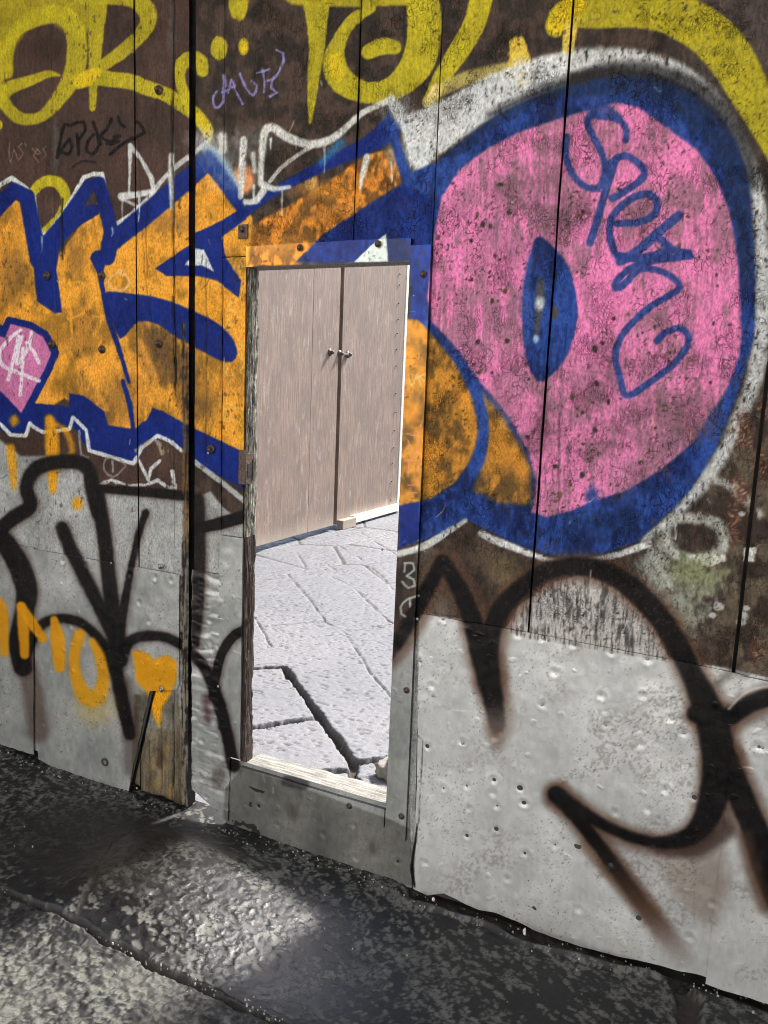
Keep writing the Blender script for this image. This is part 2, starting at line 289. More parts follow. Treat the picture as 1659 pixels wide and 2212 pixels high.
    stroke(Z1((1092, 665, 22), (1100, 740, 18)), WT, soft=3, alpha=.85); stroke(Z1((740, 670, 22), (738, 760, 24), (742, 900, 14)), WT, soft=3, alpha=.9)
    stroke(Z1((1125, 790, 26), (1130, 680, 26), (1142, 575, 34), (1175, 550, 38), (1240, 592, 38), (1330, 622, 36), (1420, 606, 34), (1485, 560, 28), (1560, 492, 26), (1640, 452, 24), (1690, 430, 26)), WT, soft=3, alpha=.92)
    stroke(Z1((1165, 785, 16), (1230, 710, 18), (1345, 632, 18)), WT, soft=2, alpha=.8); stroke(Z1((1130, 795, 30), (1180, 815, 24), (1250, 808, 16)), WT, soft=3, alpha=.9)
    stroke(Z1((1058, 872, 22), (1105, 868, 26), (1140, 820, 30)), WT, soft=2.5, alpha=.9)
    stroke(Z1((1586, 680, 30), (1570, 740, 24), (1556, 810, 12)), WT, soft=3, alpha=.9)
    rd = random.Random(31)
    for x, y in ((475, 320), (520, 345), (528, 430), (548, 400), (560, 420), (585, 300), (640, 300), (700, 315), (372, 430), (300, 425), (265, 430), (780, 400), (845, 350), (893, 372), (900, 360), (885, 340), (930, 325), (610, 405), (90, 512), (242, 492), (155, 1010), (380, 1046), (250, 1042), (540, 1240), (1460, 1130), (1410, 1190)):
        L = rd.uniform(14, 60); stroke([(x, y, 4.5), (x+rd.uniform(-2, 2), y+L*.6, 3), (x+rd.uniform(-2, 2), y+L, 1.6)], WH, soft=1.2, alpha=rd.uniform(.45, .9), drop=.2)
    # ---- amber sprays on the silver
    AM = (234, 160, 16)
    blob(30, 909, 10, 12, AM, .6, .8, .5)
    stroke(Z3((215, 705, 40), (225, 800, 60), (228, 900, 50), (228, 1010, 30)), AM, soft=6, alpha=.92)
    stroke(Z3((215, 720, 20), (280, 750, 24), (312, 840, 24), (270, 880, 20), (210, 870, 20)), AM, soft=6, alpha=.7)
    stroke(Z3((45, 830, 36), (55, 920, 36), (62, 1000, 20)), AM, soft=6, alpha=.85); blob(168, 1088, 11, 14, AM, .5, .9, .4)
    # ---- black lettering on the silver, left
    K = (28, 24, 25); KB = (66, 44, 38)
    LATE = []
    def black(pts, soft=4, alpha=.97, halo=True, hw=14, smooth=True):
        LATE.append((pts, soft, alpha, smooth))
        if halo: stroke([(p[0]+2, p[1]+1, p[2]+hw) for p in pts], KB, soft=9, alpha=.55, smooth=smooth)
    def flush():
        core = mixc((6, 5, 7), (22, 17, 17), FINE*.8+MOT*.4-.1)
        for pts, soft, alpha, smooth in LATE: stroke(pts, core, soft=soft, alpha=alpha, smooth=smooth)
        LATE.clear()
    black(Z3((-60, 1210, 60), (-10, 1190, 60), (60, 1130, 62), (130, 1080, 60), (115, 1000, 55), (150, 925, 60), (230, 893, 60), (330, 890, 60), (385, 925, 60), (400, 1010, 60), (425, 1110, 60)), hw=6)
    black([(-20, 1145, 36), (10, 1170, 40), (40, 1220, 44), (58, 1275, 44), (52, 1330, 40), (40, 1390, 40), (50, 1440, 40)], hw=8)
    black([(208, 1060, 30), (224, 1150, 30), (235, 1250, 30), (245, 1330, 32), (254, 1395, 34)], hw=6)
    black([(134, 1140, 26), (152, 1185, 28), (182, 1245, 28), (212, 1305, 28), (250, 1375, 32)], soft=5, hw=8)
    black([(314, 1108, 15), (300, 1150, 14), (286, 1210, 13), (268, 1310, 18), (256, 1385, 26)], soft=3, hw=5)
    black([(216, 1056, 17), (300, 1062, 20), (408, 1072, 22)], soft=3, hw=6)
    black([(428, 1080, 26), (430, 1150, 26), (430, 1240, 26), (427, 1320, 24), (424, 1390, 16)], soft=4, hw=8, alpha=.85)
    black([(418, 1143, 22), (470, 1132, 26), (540, 1112, 28)], soft=2, hw=4)
    stroke([(60, 1440, 42), (72, 1500, 44), (84, 1580, 46)], (92, 76, 68), soft=10, alpha=.7)
    stroke([(272, 1480, 30), (280, 1560, 34), (285, 1660, 36)], (88, 80, 76), soft=10, alpha=.6)
    black(Z5((110, 610, 60), (140, 540, 50), (190, 480, 42), (270, 460, 38), (350, 480, 38), (420, 540, 40), (480, 620, 60), (510, 730, 60), (535, 850, 56), (560, 960, 50)), hw=6)
    black(Z5((520, 640, 60), (560, 560, 44), (640, 535, 42), (740, 550, 40), (830, 610, 44), (900, 700, 46), (950, 840, 50), (985, 980, 50), (1010, 1100, 50)), hw=6)
    black(Z5((1060, 505, 40), (1000, 545, 42), (955, 620, 38), (930, 720, 38), (915, 800, 30)), soft=2, hw=4)
    flush()
    stroke(Z5((890, 800, 30), (900, 900, 30)), (70, 44, 46), soft=8, alpha=.7)
    for s in (((-30, 380, 60), (10, 430, 50), (20, 610, 34)), ((90, 405, 36), (102, 500, 48), (108, 615, 40)), ((95, 410, 40), (140, 480, 46), (185, 545, 40)), ((235, 465, 34), (250, 560, 60), (258, 670, 46))):
        stroke(Z5(*s), AM, soft=4, alpha=.93)
    stroke(Z5((345, 530, 50), (320, 620, 46), (330, 720, 50), (370, 800, 70), (420, 800, 70), (445, 720, 50), (430, 620, 46), (400, 560, 30)), AM, soft=6, alpha=.9)
    blob(205, 1530, 40, 34, (200, 160, 40), .8, .35, .6)
    poly(Z5((572, 596), (620, 600), (665, 635), (720, 620), (760, 640), (762, 720), (735, 790), (700, 850), (690, 930), (670, 900), (640, 790), (590, 730)), AM, 5, .94, 2)
    # ---- dome on the right: blue ring, pink, orange
    BR = mixc((8, 30, 84), (40, 76, 158), sm(MOT*.7+FINE*.55, .35, .8))
    NV = mixc((12, 28, 58), (20, 52, 104), FINE)
    outer = [(888, 690), (888, 522), (832, 505), (770, 566), (640, 566), (700, 505), (800, 440), (868, 395), (850, 330), (832, 262), (838, 236), (862, 300), (888, 372), (944, 350), (1009, 300), (1079, 245), (1154, 212), (1209, 196), (1254, 178), (1330, 160), (1430, 165), (1505, 200), (1555, 250), (1590, 300), (1615, 375), (1626, 500), (1632, 603), (1630, 728), (1610, 793), (1585, 878), (1545, 973), (1495, 1053), (1455, 1098), (1380, 1168), (1295, 1200), (1205, 1202), (1130, 1182), (1050, 1144), (1005, 1120), (930, 1162), (862, 1184), (862, 1080), (862, 700)]
    poly(outer, BR, 4, .97, 2)
    poly([(770, 566), (640, 566), (700, 505), (800, 440), (880, 400), (936, 430), (936, 760), (888, 700), (888, 570)], BL, 3, .6)
    poly([(864, 1085), (905, 1070), (905, 1165), (864, 1184)], BL, 3, .9)
    stroke([(1260, 195, 40), (1330, 185, 44), (1420, 195, 50), (1490, 235, 60), (1545, 290, 60), (1585, 370, 50), (1604, 470, 40), (1612, 600, 30)], NV, soft=14, alpha=.85)
    stroke([(1060, 248, 14), (1150, 205, 18), (1240, 172, 26), (1330, 150, 34), (1420, 158, 38), (1500, 190, 40), (1560, 244, 38), (1606, 310, 30), (1628, 400, 20)], (26, 26, 28), soft=12, alpha=.72)
    stroke([(980, 330, 20), (1060, 268, 20), (1150, 220, 20), (1230, 195, 30)], NV, soft=10, alpha=.7)
    stroke([(1340, 1130, 70), (1240, 1150, 60)], NV, soft=16, alpha=.35)
    poly([(765, 566), (800, 532), (834, 504), (838, 566)], (196, 206, 200), 1.5)
    PNK = mixc((168, 112, 136), (242, 134, 188), sm(MOT*.35+MID*.45+GRAIN*.35, .47, .64))
    pink = [(924, 640), (934, 560), (939, 500), (954, 425), (994, 365), (1054, 320), (1129, 282), (1209, 256), (1260, 240), (1330, 222), (1380, 232), (1454, 285), (1504, 322), (1544, 380), (1574, 450), (1588, 520), (1596, 603), (1602, 728), (1594, 778), (1566, 850), (1540, 885), (1500, 953), (1430, 1013), (1355, 1058), (1280, 1083), (1230, 1104), (1180, 1118), (1150, 1106), (1158, 1040), (1140, 970), (1100, 900), (1050, 840), (1005, 785), (955, 735), (930, 700)]
    poly(pink, PNK, 4, 1, 2)
    blob(1280, 1075, 14, 26, BR, .5, .8, .5)
    for x, y, rx, ry, al in ((1110, 420, 60, 36, .62), (1190, 380, 40, 24, .4), (1040, 560, 30, 40, .35), (1490, 895, 52, 56, .62), (1400, 880, 36, 40, .45), (1270, 850, 44, 50, .5), (1180, 930, 40, 50, .45), (1330, 780, 40, 44, .35), (1420, 700, 40, 30, .3), (1340, 330, 36, 26, .35), (1120, 830, 50, 30, .45), (1080, 880, 40, 40, .45), (1290, 960, 60, 30, .35), (960, 620, 16, 40, .35), (1240, 460, 30, 40, .3), (1100, 1000, 30, 50, .5), (1380, 480, 30, 60, .25), (1000, 440, 30, 30, .3)):
        blob(x, y, rx, ry, mixc((92, 72, 76), (128, 92, 104), FINE), .75, al, 1.2)
    for x, y, rx, ry, al in ((1400, 1230, 40, 30, .5), (1440, 1280, 50, 40, .5), (1490, 1330, 40, 40, .5), (1540, 1250, 30, 40, .4), (1430, 1180, 30, 24, .6)): blob(x, y, rx, ry, (178, 180, 168), .8, al, 1.8)
    rs = random.Random(12)
    for k in range(46):
        x, y = rs.uniform(960, 1590), rs.uniform(250, 1100)
        if ((x-1270)/320)**2+((y-670)/430)**2 > .86: continue
        r = rs.uniform(10, 34); blob(x, y, r, r*rs.uniform(.7, 1.4), (110, 84, 98) if k % 3 else (250, 150, 200), .9, rs.uniform(.18, .42), .7)
    for k in range(150):
        x, y = rs.uniform(950, 1590), rs.uniform(300, 1110)
        if ((x-1270)/320)**2+((y-690)/420)**2 > .95: continue
        r = rs.uniform(1.5, 5.5); blob(x, y, r, r*rs.uniform(.6, 1.5), (46, 38, 32) if k % 4 else (92, 82, 48), .3, .85, 1.4)
    gr = sm(GRAIN, .56, .72)*sm(fbm(XX/50, YY/26, 3, 71), .54, .66)*sm(XX, 1090, 1160)*(1-sm(XX, 1560, 1610))*(sm(YY, 640, 760))*(1-sm(YY, 1020, 1080))
    CAN[:] = CAN*(1-.55*gr[..., None])+rgb((78, 52, 60))*(.55*gr[..., None])
    poly([(862, 690), (900, 690), (936, 716), (985, 785), (1025, 860), (1038, 930), (1022, 990), (985, 1042), (930, 1078), (862, 1092)], ORD, 3, smooth=False)
    poly([(1040, 850), (1088, 905), (1130, 980), (1150, 1040), (1146, 1092), (1080, 1088), (1020, 1058), (1050, 985)], ORD, 9, .95, 3)
    for x, y, rx, ry in ((880, 770, 26, 24), (1000, 860, 26, 20), (940, 980, 30, 16), (1090, 985, 30, 34), (885, 890, 22, 22), (1130, 1020, 14, 26), (905, 720, 20, 10)):
        blob(x, y, rx, ry, (240, 158, 50), .8, .7, 1.)
    stroke([(925, 700, 18), (965, 745, 22), (1005, 800, 24), (1034, 870, 26), (1044, 935, 26), (1028, 1000, 28), (1000, 1050, 34), (1010, 1075, 30)], BR, soft=4, alpha=.92, wob=1.5)
    poly([(1158, 512), (1186, 526), (1226, 572), (1246, 650), (1243, 715), (1216, 782), (1172, 824), (1146, 802), (1131, 740), (1128, 650), (1140, 570)], BR, 3, 1, 2.5, smooth=True)
    stroke([(1146, 560, 14), (1136, 640, 16), (1138, 740, 14)], (62, 96, 176), soft=5, alpha=.6)
    stroke([(1168, 605, 12), (1166, 650, 20), (1160, 700, 12), (1158, 730, 10)], (86, 76, 62), soft=4, alpha=.8, drop=.3)
    blob(1166, 655, 10, 14, (206, 214, 220), .5, .95, .7); blob(1158, 732, 6, 9, (170, 200, 230), .5, .9, .6); blob(1198, 676, 7, 16, (92, 66, 40), .4, .8, .6)
    # blue handwriting down the dome
    T = mixc((24, 48, 112), (58, 84, 158), FINE*1.5-.25)
    def tag(pts, w=14): stroke(pts, T, w, 2., .93, 1.2)
    tag(Z2((1045, 605), (1046, 560), (1015, 515), (950, 505), (890, 500), (880, 540), (915, 610), (950, 690), (955, 760), (920, 815), (860, 800), (810, 745), (785, 670), (788, 590)), 15)
    stroke(Z2((870, 440, 60), (930, 470, 70), (1010, 500, 30)), T, soft=6, alpha=.8)
    tag(Z2((1000, 690), (965, 800), (930, 920), (890, 1050)), 17)
    tag(Z2((985, 700), (1040, 672), (1110, 715), (1125, 755), (1080, 800), (985, 858)), 16)
    tag(Z2((1005, 965), (1090, 962), (1165, 930), (1180, 880), (1150, 838), (1080, 852), (1010, 905), (975, 970), (985, 1060), (1010, 1110)), 16)
    tag(Z2((1275, 930), (1190, 1000), (1100, 1080), (1020, 1130)), 20)
    tag(Z2((1180, 1020), (1250, 1080), (1320, 1095)), 18)
    tag(Z4((1325, 0), (1180, 18), (1080, 45), (1010, 100), (1000, 140), (1040, 120), (1100, 60), (1180, 60), (1250, 95), (1278, 135), (1240, 165), (1130, 235), (1030, 340), (1000, 430), (1015, 510), (1048, 602), (1150, 545), (1250, 465), (1312, 385), (1310, 335), (1270, 312), (1210, 335), (1180, 368)), 15)
    tag(Z4((1020, 0), (1100, 10), (1230, -20)), 18)
    # ---- white loops, lichen and pale patches on the far right
    W2 = mixc((150, 152, 146), (216, 218, 208), FINE*1.5-.25)
    stroke([(1500, 1118, 24), (1545, 1130, 26), (1566, 1165, 26), (1545, 1198, 26), (1495, 1208, 24), (1450, 1190, 22), (1440, 1150, 22), (1460, 1122, 20), (1500, 1118, 22)], W2, soft=7, alpha=.9, wob=3, drop=.3)
    stroke([(1530, 1035, 16), (1578, 1048, 20), (1610, 1080, 22), (1640, 1112, 18)], W2, soft=6, alpha=.8, wob=3, drop=.4)
    poly([(1607, 1185), (1632, 1182), (1630, 1214), (1605, 1212)], (222, 224, 212), 2, 1, 3)
    stroke([(1500, 1208, 22), (1530, 1210, 26), (1560, 1206, 18)], (222, 222, 212), soft=2, alpha=.95, wob=4, drop=.33)
    blob(1500, 1240, 60, 34, (146, 158, 108), .8, .75, 1.4); blob(1470, 1310, 50, 60, (150, 156, 138), .8, .6, 1.6); blob(1415, 1240, 26, 50, (170, 172, 164), .7, .6, 1.6)
    stroke([(1405, 1190, 10), (1425, 1225, 14), (1450, 1270, 12)], W2, soft=4, alpha=.7, drop=.35)
    for x, y, r in ((1550, 1310, 13), (1608, 1330, 12), (1600, 1345, 9), (1612, 1315, 8), (1540, 1330, 9), (1601, 1110, 8), (1655, 650, 14), (1652, 780, 10)): blob(x, y, r, r*.7, (198, 202, 196), .25, .85, .9)
    for x, y, rx, ry in ((1608, 930, 16, 40), (1645, 1000, 14, 30), (1585, 1130, 12, 40), (1635, 1400, 18, 22), (1650, 880, 12, 30), (1600, 1060, 16, 30)):
        blob(x, y, rx, ry, mixc((96, 62, 50), (190, 150, 120), sm(fbm(XX/3.5, YY/3.5, 2, 77), .55, .7)), .6, .8, 1.3)
    blob(1090, 1240, 34, 40, mixc((104, 90, 64), (160, 142, 100), FINE), .7, .6, 1.6); blob(1045, 1200, 26, 40, (92, 82, 64), .7, .5, 1.5)
    # ---- black lettering, right
    def rb(pts, smooth=True, fade=.98):
        stroke([(p[0]+4, p[1]+3, p[2]+26) for p in pts], (92, 64, 48), soft=15, alpha=.72*fade, smooth=smooth)
        LATE.append((pts, 6, fade, smooth))
    rb(Z6((20, 620, 44), (60, 560, 56), (110, 470, 64), (180, 350, 64), (250, 215, 58)))
    rb(Z6((258, 215, 60), (320, 320, 70), (380, 460, 80), (430, 640, 96), (470, 800, 88), (490, 920, 70)), fade=.98*(1-.6*sm(YY, 1500, 1570)))
    rb(Z6((455, 720, 90), (458, 560, 80), (500, 430, 84), (580, 340, 76), (690, 262, 74), (820, 235, 76), (940, 252, 80), (1060, 320, 86), (1170, 430, 92), (1260, 560, 92), (1330, 700, 92), (1390, 830, 120), (1430, 960, 140), (1450, 1100, 140)))
    stroke(Z6((480, 930, 90), (490, 1000, 60)), (120, 92, 78), soft=14, alpha=.5)
    rb(Z6((1345, 870, 70), (1430, 890, 90), (1500, 880, 80), (1580, 830, 76), (1680, 800, 80), (1760, 830, 90)))
    rb(Z8((1455, -30, 140), (1430, 100, 130), (1390, 220, 110), (1320, 295, 80), (1200, 322, 50), (1080, 300, 46), (960, 250, 46), (840, 180, 56), (745, 115, 66)))
    rb(Z8((740, 115, 64), (830, 210, 60), (930, 340, 56), (1040, 490, 56), (1160, 650, 52), (1260, 790, 40)), fade=.97*(1-sm(YY, 1800, 2020)))
    stroke(Z8((980, 410, 84), (1100, 570, 92), (1220, 730, 92), (1310, 860, 84), (1370, 960, 70)), (88, 62, 50), soft=15, alpha=.85*(1-sm(YY, 1960, 2120)))
    stroke(Z8((900, 330, 110), (1020, 480, 80), (1160, 620, 60)), (104, 78, 56), soft=12, alpha=.55)
    stroke(Z8((1200, 340, 70), (1350, 350, 90), (1480, 260, 90)), (58, 40, 34), soft=14, alpha=.75)
    rb(Z8((1470, -20, 130), (1530, 100, 110), (1600, 260, 110), (1660, 430, 130), (1720, 560, 150)))
    poly(Z8((1180, 400), (1330, 400), (1470, 350), (1500, 520), (1420, 700), (1340, 640), (1220, 500)), (120, 98, 82), 22, .45, 6)
    flush()
    stroke(Z8((1560, 300, 60), (1600, 460, 70), (1640, 600, 60)), (96, 72, 58), soft=14, alpha=.6)
    stroke(Z6((1445, 740, 30), (1500, 690, 40), (1560, 700, 30)), (90, 86, 80), soft=10, alpha=.6)
    stroke(Z6((1490, 850, 8), (1560, 780, 10), (1640, 755, 10), (1720, 760, 10)), (214, 214, 210), soft=4, alpha=.8)
    stroke([(398, 1180, 14), (399, 1400, 16), (400, 1600, 18), (402, 1745, 18)], mixc((22, 18, 16), (120, 112, 98), sm(GRAIN*.7+FINE*.4, .48, .62)), soft=3, alpha=.9, wob=4)
    stroke([(396, 700, 8), (400, 900, 14), (402, 1180, 14)], mixc((20, 16, 14), (110, 84, 50), sm(GRAIN*.7+FINE*.4, .48, .62)), soft=3, alpha=.8, wob=4)
    stroke([(901, 1780, 2), (899, 1805, 4), (892, 1850, 7), (890, 1880, 8), (896, 1916, 4)], (14, 13, 12), soft=1.2)  # shade of the gap between two sheets, put into the colour
    stroke([(903, 1590, 1.6), (912, 1600, 1.6), (910, 1660, 1.6), (904, 1780, 1.6)], (60, 58, 54), soft=.8)
    # ---- small tags and scratches
    for s in (((945, 385), (920, 420), (930, 465), (962, 440), (966, 322), (985, 400), (1000, 345), (1022, 400), (1050, 450)), ((960, 400), (1015, 370)), ((1036, 318), (1062, 380), (1094, 412), (1110, 368), (1085, 350)), ((1130, 288), (1142, 350), (1138, 400)), ((1110, 315), (1160, 300)), ((1180, 330), (1170, 380), (1194, 400), (1165, 416)), ((1150, 350), (1190, 330), (1225, 262), (1222, 230), (1195, 215))):
        stroke(Z1(*s), (150, 142, 206), 4.5, 1., .9, 1.5, drop=.33)
    for s in (((455, 812), (418, 805), (392, 900), (368, 1020)), ((372, 1012), (450, 900), (466, 950), (440, 1000), (402, 985)), ((498, 870), (505, 930), (508, 1002)), ((470, 806), (535, 788), (552, 845), (505, 905)), ((608, 872), (566, 920), (562, 985), (600, 1000), (640, 940), (630, 880)), ((602, 790), (628, 860), (652, 935)), ((722, 772), (690, 840), (652, 880), (712, 918), (775, 880), (740, 885)), ((765, 758), (778, 800), (806, 822)), ((882, 788), (905, 800), (936, 858), (900, 880), (820, 915), (765, 955), (712, 1002)), ((690, 930), (720, 935), (770, 915))):
        stroke(ZA(*s), (6, 4, 5), 6.8, .9, .98, .8)
    stroke(ZA((470, 1082, 12), (530, 1045, 16), (620, 1052, 10)), (26, 20, 20), soft=1.2)
    for s in (((62, 922), (58, 990), (68, 1052), (90, 970), (112, 1030)), ((140, 930), (118, 950), (150, 990), (120, 1036)), ((160, 925), (172, 950)), ((208, 960), (240, 1000), (262, 990), (240, 965), (215, 1010), (250, 1050)), ((300, 945), (278, 965), (300, 1000), (282, 1020))):
        stroke(ZA(*s), (150, 124, 110), 1.8, .7, .75, .5)
    for s in (((1020, 202), (990, 205), (992, 228), (1020, 240), (1010, 255), (985, 248)), ((985, 275), (1005, 290), (985, 320), (1000, 275)), ((970, 440), (972, 515), (1010, 512)), ((1060, 370), (1040, 372), (1042, 400)), ((1040, 430), (1055, 470), (1035, 500), (1060, 520)), ((1000, 640), (970, 670), (985, 715), (1015, 690)), ((1000, 640), (1015, 665)), ((1000, 22), (1020, 30), (1010, 60)), ((1035, 20), (1050, 40), (1036, 68))):
        stroke(Z3(*s), (216, 196, 120), 2.6, .8, .6, .5)
    rq = random.Random(77)
    for k in range(70):
        x, y = rq.choice(((rq.uniform(0, 530), rq.uniform(460, 1050)), (rq.uniform(560, 1640), rq.uniform(20, 520)), (rq.uniform(880, 1600), rq.uniform(900, 1300))))
        L, a2 = rq.uniform(6, 34), rq.uniform(-.9, .9)
        stroke([(x, y, 1.6), (x+L*.5*math.sin(a2), y+L*.5*math.cos(a2), 2.2), (x+L*math.sin(a2*1.4), y+L*math.cos(a2*1.4), 1)], rq.choice(((224, 196, 130), (206, 204, 198), (60, 48, 40), (40, 32, 28))), soft=.8, alpha=rq.uniform(.35, .8), wob=.6)
    for s in (((1030, 670), (1050, 690), (1030, 720), (1052, 745), (1030, 770)), ((1030, 800), (1052, 770), (1050, 840), (1030, 830))):
        stroke(Z3(*s), (232, 172, 40), 4, 1, .8)
    for s in (((88, 222), (125, 222), (132, 248), (98, 276)), ((98, 276), (128, 292), (135, 318), (105, 328), (78, 300)), ((92, 222), (88, 260)), ((150, 362), (100, 378), (72, 410), (74, 440), (92, 452)), ((112, 372), (112, 410))):
        stroke(Z6(*s), (170, 176, 176), 4.5, 1., .9, .5)
    for s in (((104, 512), (118, 560), (132, 548)), ((118, 508), (130, 545), (140, 512), (160, 560)), ((135, 530), (172, 512)), ((150, 515), (172, 540))):
        stroke(Z4(*s), (206, 184, 110), 2.4, .8, .8, .5)
    for s in (((160, 730), (150, 775), (100, 768)), ((104, 800), (132, 860), (152, 790)), ((104, 880), (150, 888), (142, 930)), ((104, 880), (106, 940)), ((104, 990), (150, 985), (146, 960)), ((104, 1020), (140, 1024))):
        stroke(Z4(*s), (214, 132, 110), 3, .8, .75, .5)
    for s in (((590, 1700+0), (590, 1712)), ):
        stroke(s, (150, 150, 146), 3, 1, .6)
    for s in (((568, 1672), (572, 1690)), ((588, 1676), (596, 1694)), ((610, 1684), (640, 1690), (642, 1704), (616, 1700), (618, 1694)), ((652, 1690), (655, 1708)), ((695, 1700), (710, 1698), (716, 1712), (704, 1716)), ((505, 1172), (520, 1180), (508, 1200), (520, 1215))):
        stroke(s, (150, 152, 150), 2.4, .8, .55, .5, smooth=False)
    stroke([(620, 1688, 26), (655, 1694, 26)], (40, 38, 40), soft=5, alpha=.6)
    for x, y, r in ((635, 1755, 16), (805, 1830, 16), (470, 1680, 20)): blob(x, y, r*.7, r, (70, 58, 54), .8, .55, .8)
    stroke([(975, 1533, 3), (1010, 1536, 3), (1045, 1538, 2)], (226, 226, 222), soft=1, alpha=.9)
    # worn-off flecks: dark wood and primer showing through paint on the right-hand boards
    fl = sm(fbm(XX/4.5, YY/6, 3, 91), .69, .73)*sm(fbm(XX/90, YY/90, 3, 93), .40, .60)*sm(XX, 560, 1000)*(1-sm(YY-(1315+(XX-900)*.185), -10, 4))
    CAN[:] = CAN*(1-.85*fl[..., None])+rgb((58, 46, 40))*(.85*fl[..., None])
    fl = sm(fbm(XX/5, YY/12, 3, 95), .70, .75)*sm(fbm(XX/60, YY/90, 3, 97), .42, .62)*(1-sm(XX, 560, 700))*(1-sm(YY, 1100, 1200))
    CAN[:] = CAN*(1-.6*fl[..., None])+rgb((60, 46, 38))*(.6*fl[..., None])
    fl = sm(fbm(XX/3, YY/3, 2, 99), .74, .80)*sm(MOT, .42, .6)*sm(YY, 1100, 1200)
    CAN[:] = CAN*(1-.6*fl[..., None])+rgb((84, 76, 70))*(.6*fl[..., None])
paint_all()
CAN = np.clip(CAN, 0.004, 1)

# depth of cracks and splits between and in the boards (mm-deep, real displacement)
def crack(pts, w=3., d=1.):
    r = random.Random(int(pts[0][0]*7+pts[0][1]))
    P = [pts[0]]
    for p, q in zip(pts[:-1], pts[1:]):
        n = max(1, int(math.hypot(q[0]-p[0], q[1]-p[1])/22))
        for j in range(1, n+1):
            t = j/n; P.append((p[0]+(q[0]-p[0])*t+r.uniform(-1.6, 1.6), p[1]+(q[1]-p[1])*t))
    P = [(p[0], p[1], w*r.uniform(.55, 1.35)) for p in P]
    sl, sd = field(P, w, False); v = DEP[sl]; np.maximum(v, sm(-sd, -1.4, 1.2)*d, out=v)
for c in (([(290, -150), (288, 100), (296, 250), (305, 480), (318, 640), (326, 700)], 2, .5), ([(372, -100), (376, 60), (377, 120), (370, 250), (372, 420), (376, 600), (377, 690), (379, 830)], 3.5, 1), ([(372, 640), (378, 730), (377, 840)], 5, 1), ([(134, 430), (132, 480), (134, 560)], 5, 1), ([(200, 470), (210, 520), (215, 560)], 2, .5), ([(320, 420), (314, 520), (318, 600)], 3, .6), ([(246, 590), (262, 680), (275, 730)], 2, .4), ([(777, -100), (777, 130), (772, 260), (770, 340)], 2.2, .8), ([(445, 560), (446, 800), (443, 1000)], 2, .8), ([(478, 620), (478, 900), (476, 1060)], 1.5, .5), ([(512, 640), (512, 760), (510, 960)], 1.5, .5), ([(553, 380), (560, 420), (575, 440)], 2, .4),
          ([(1224, 700), (1210, 850), (1205, 1100), (1160, 1320)], 2.2, .7), ([(1176, 380), (1172, 450)], 2, .5), ([(1078, 225), (1082, 245), (1100, 262)], 4, .9), ([(907, 470), (908, 520)], 2, .6), ([(550, 760), (545, 800)], 2, .4), ([(1240, 800), (1400, 812), (1560, 820)], 1.6, .4), ([(960, 1500), (955, 1500)], 1.6, .3), ([(328, 1494), (319, 1530), (301, 1620), (291, 1660), (284, 1712)], 12, 1), ([(322, 1600), (325, 1680), (318, 1735)], 1.6, .5), ([(372, 1520), (374, 1640), (372, 1740)], 2.5, .8), ([(348, 1560), (350, 1700)], 1.8, .6), ([(620, 520), (700, 545), (560, 500)], 1.6, .3)):  # the widest one stands for the dark gap under the lifted sheet edge
    crack(*c)
def sample(arr, px, py):
    x = np.clip(px+MX, 0, CW-1.01); y = np.clip(py+MY, 0, CH-1.01)
    ix = x.astype(int); iy = y.astype(int); fx = (x-ix); fy = (y-iy)
    if arr.ndim == 3: fx = fx[..., None]; fy = fy[..., None]
    return (arr[iy, ix]*(1-fx)+arr[iy, ix+1]*fx)*(1-fy)+(arr[iy+1, ix]*(1-fx)+arr[iy+1, ix+1]*fx)*fy
def lin(c): return np.where(c <= .04045, c/12.92, ((c+.055)/1.055)**2.4)

# ------------------------------------------------------------------ materials
def mat(name):
    m_ = bpy.data.materials.new(name); m_.use_nodes = True; t = m_.node_tree
    return m_, t, t.nodes['Principled BSDF']
def N(t, kind, **k):
    n = t.nodes.new(kind)
    for a_, v in k.items(): setattr(n, a_, v)
    return n
def noise(t, vec, scale, detail=4, rough=.6, dist=0):
    n = N(t, 'ShaderNodeTexNoise'); n.inputs['Scale'].default_value = scale; n.inputs['Detail'].default_value = detail
    n.inputs['Roughness'].default_value = rough; n.inputs['Distortion'].default_value = dist; t.links.new(vec, n.inputs['Vector']); return n.outputs[0]
def mapping(t, vec, sc=(1, 1, 1), rot=(0, 0, 0)):
    n = N(t, 'ShaderNodeMapping'); n.inputs['Scale'].default_value = sc; n.inputs['Rotation'].default_value = rot; t.links.new(vec, n.inputs[0]); return n.outputs[0]
def ramp(t, v, a_, b_, c0=0., c1=1.):
    n = N(t, 'ShaderNodeMapRange'); n.interpolation_type = 'SMOOTHSTEP'
    for i, x in enumerate((a_, b_, c0, c1)): n.inputs[i+1].default_value = x
    t.links.new(v, n.inputs[0]); return n.outputs[0]
def math_(t, op, a_, b_=None):
    n = N(t, 'ShaderNodeMath', operation=op)
    for i, x in enumerate((a_, b_)):
        if x is None: continue
        if isinstance(x, (int, float)): n.inputs[i].default_value = x
        else: t.links.new(x, n.inputs[i])
    return n.outputs[0]
def mix(t, f, a_, b_, mode='MIX'):
    n = N(t, 'ShaderNodeMix', data_type='RGBA', blend_type=mode)
    for i, x in ((0, f), (6, a_), (7, b_)):
        if isinstance(x, (int, float)): n.inputs[i].default_value = x
        elif isinstance(x, tuple): n.inputs[i].default_value = (*x, 1)
        else: t.links.new(x, n.inputs[i])
    return n.outputs[2]
def bump(t, h, dist, strength=1., nrm=None):
    n = N(t, 'ShaderNodeBump'); n.inputs['Distance'].default_value = dist; n.inputs['Strength'].default_value = strength
    t.links.new(h, n.inputs['Height'])
    if nrm: t.links.new(nrm, n.inputs['Normal'])
    return n.outputs[0]
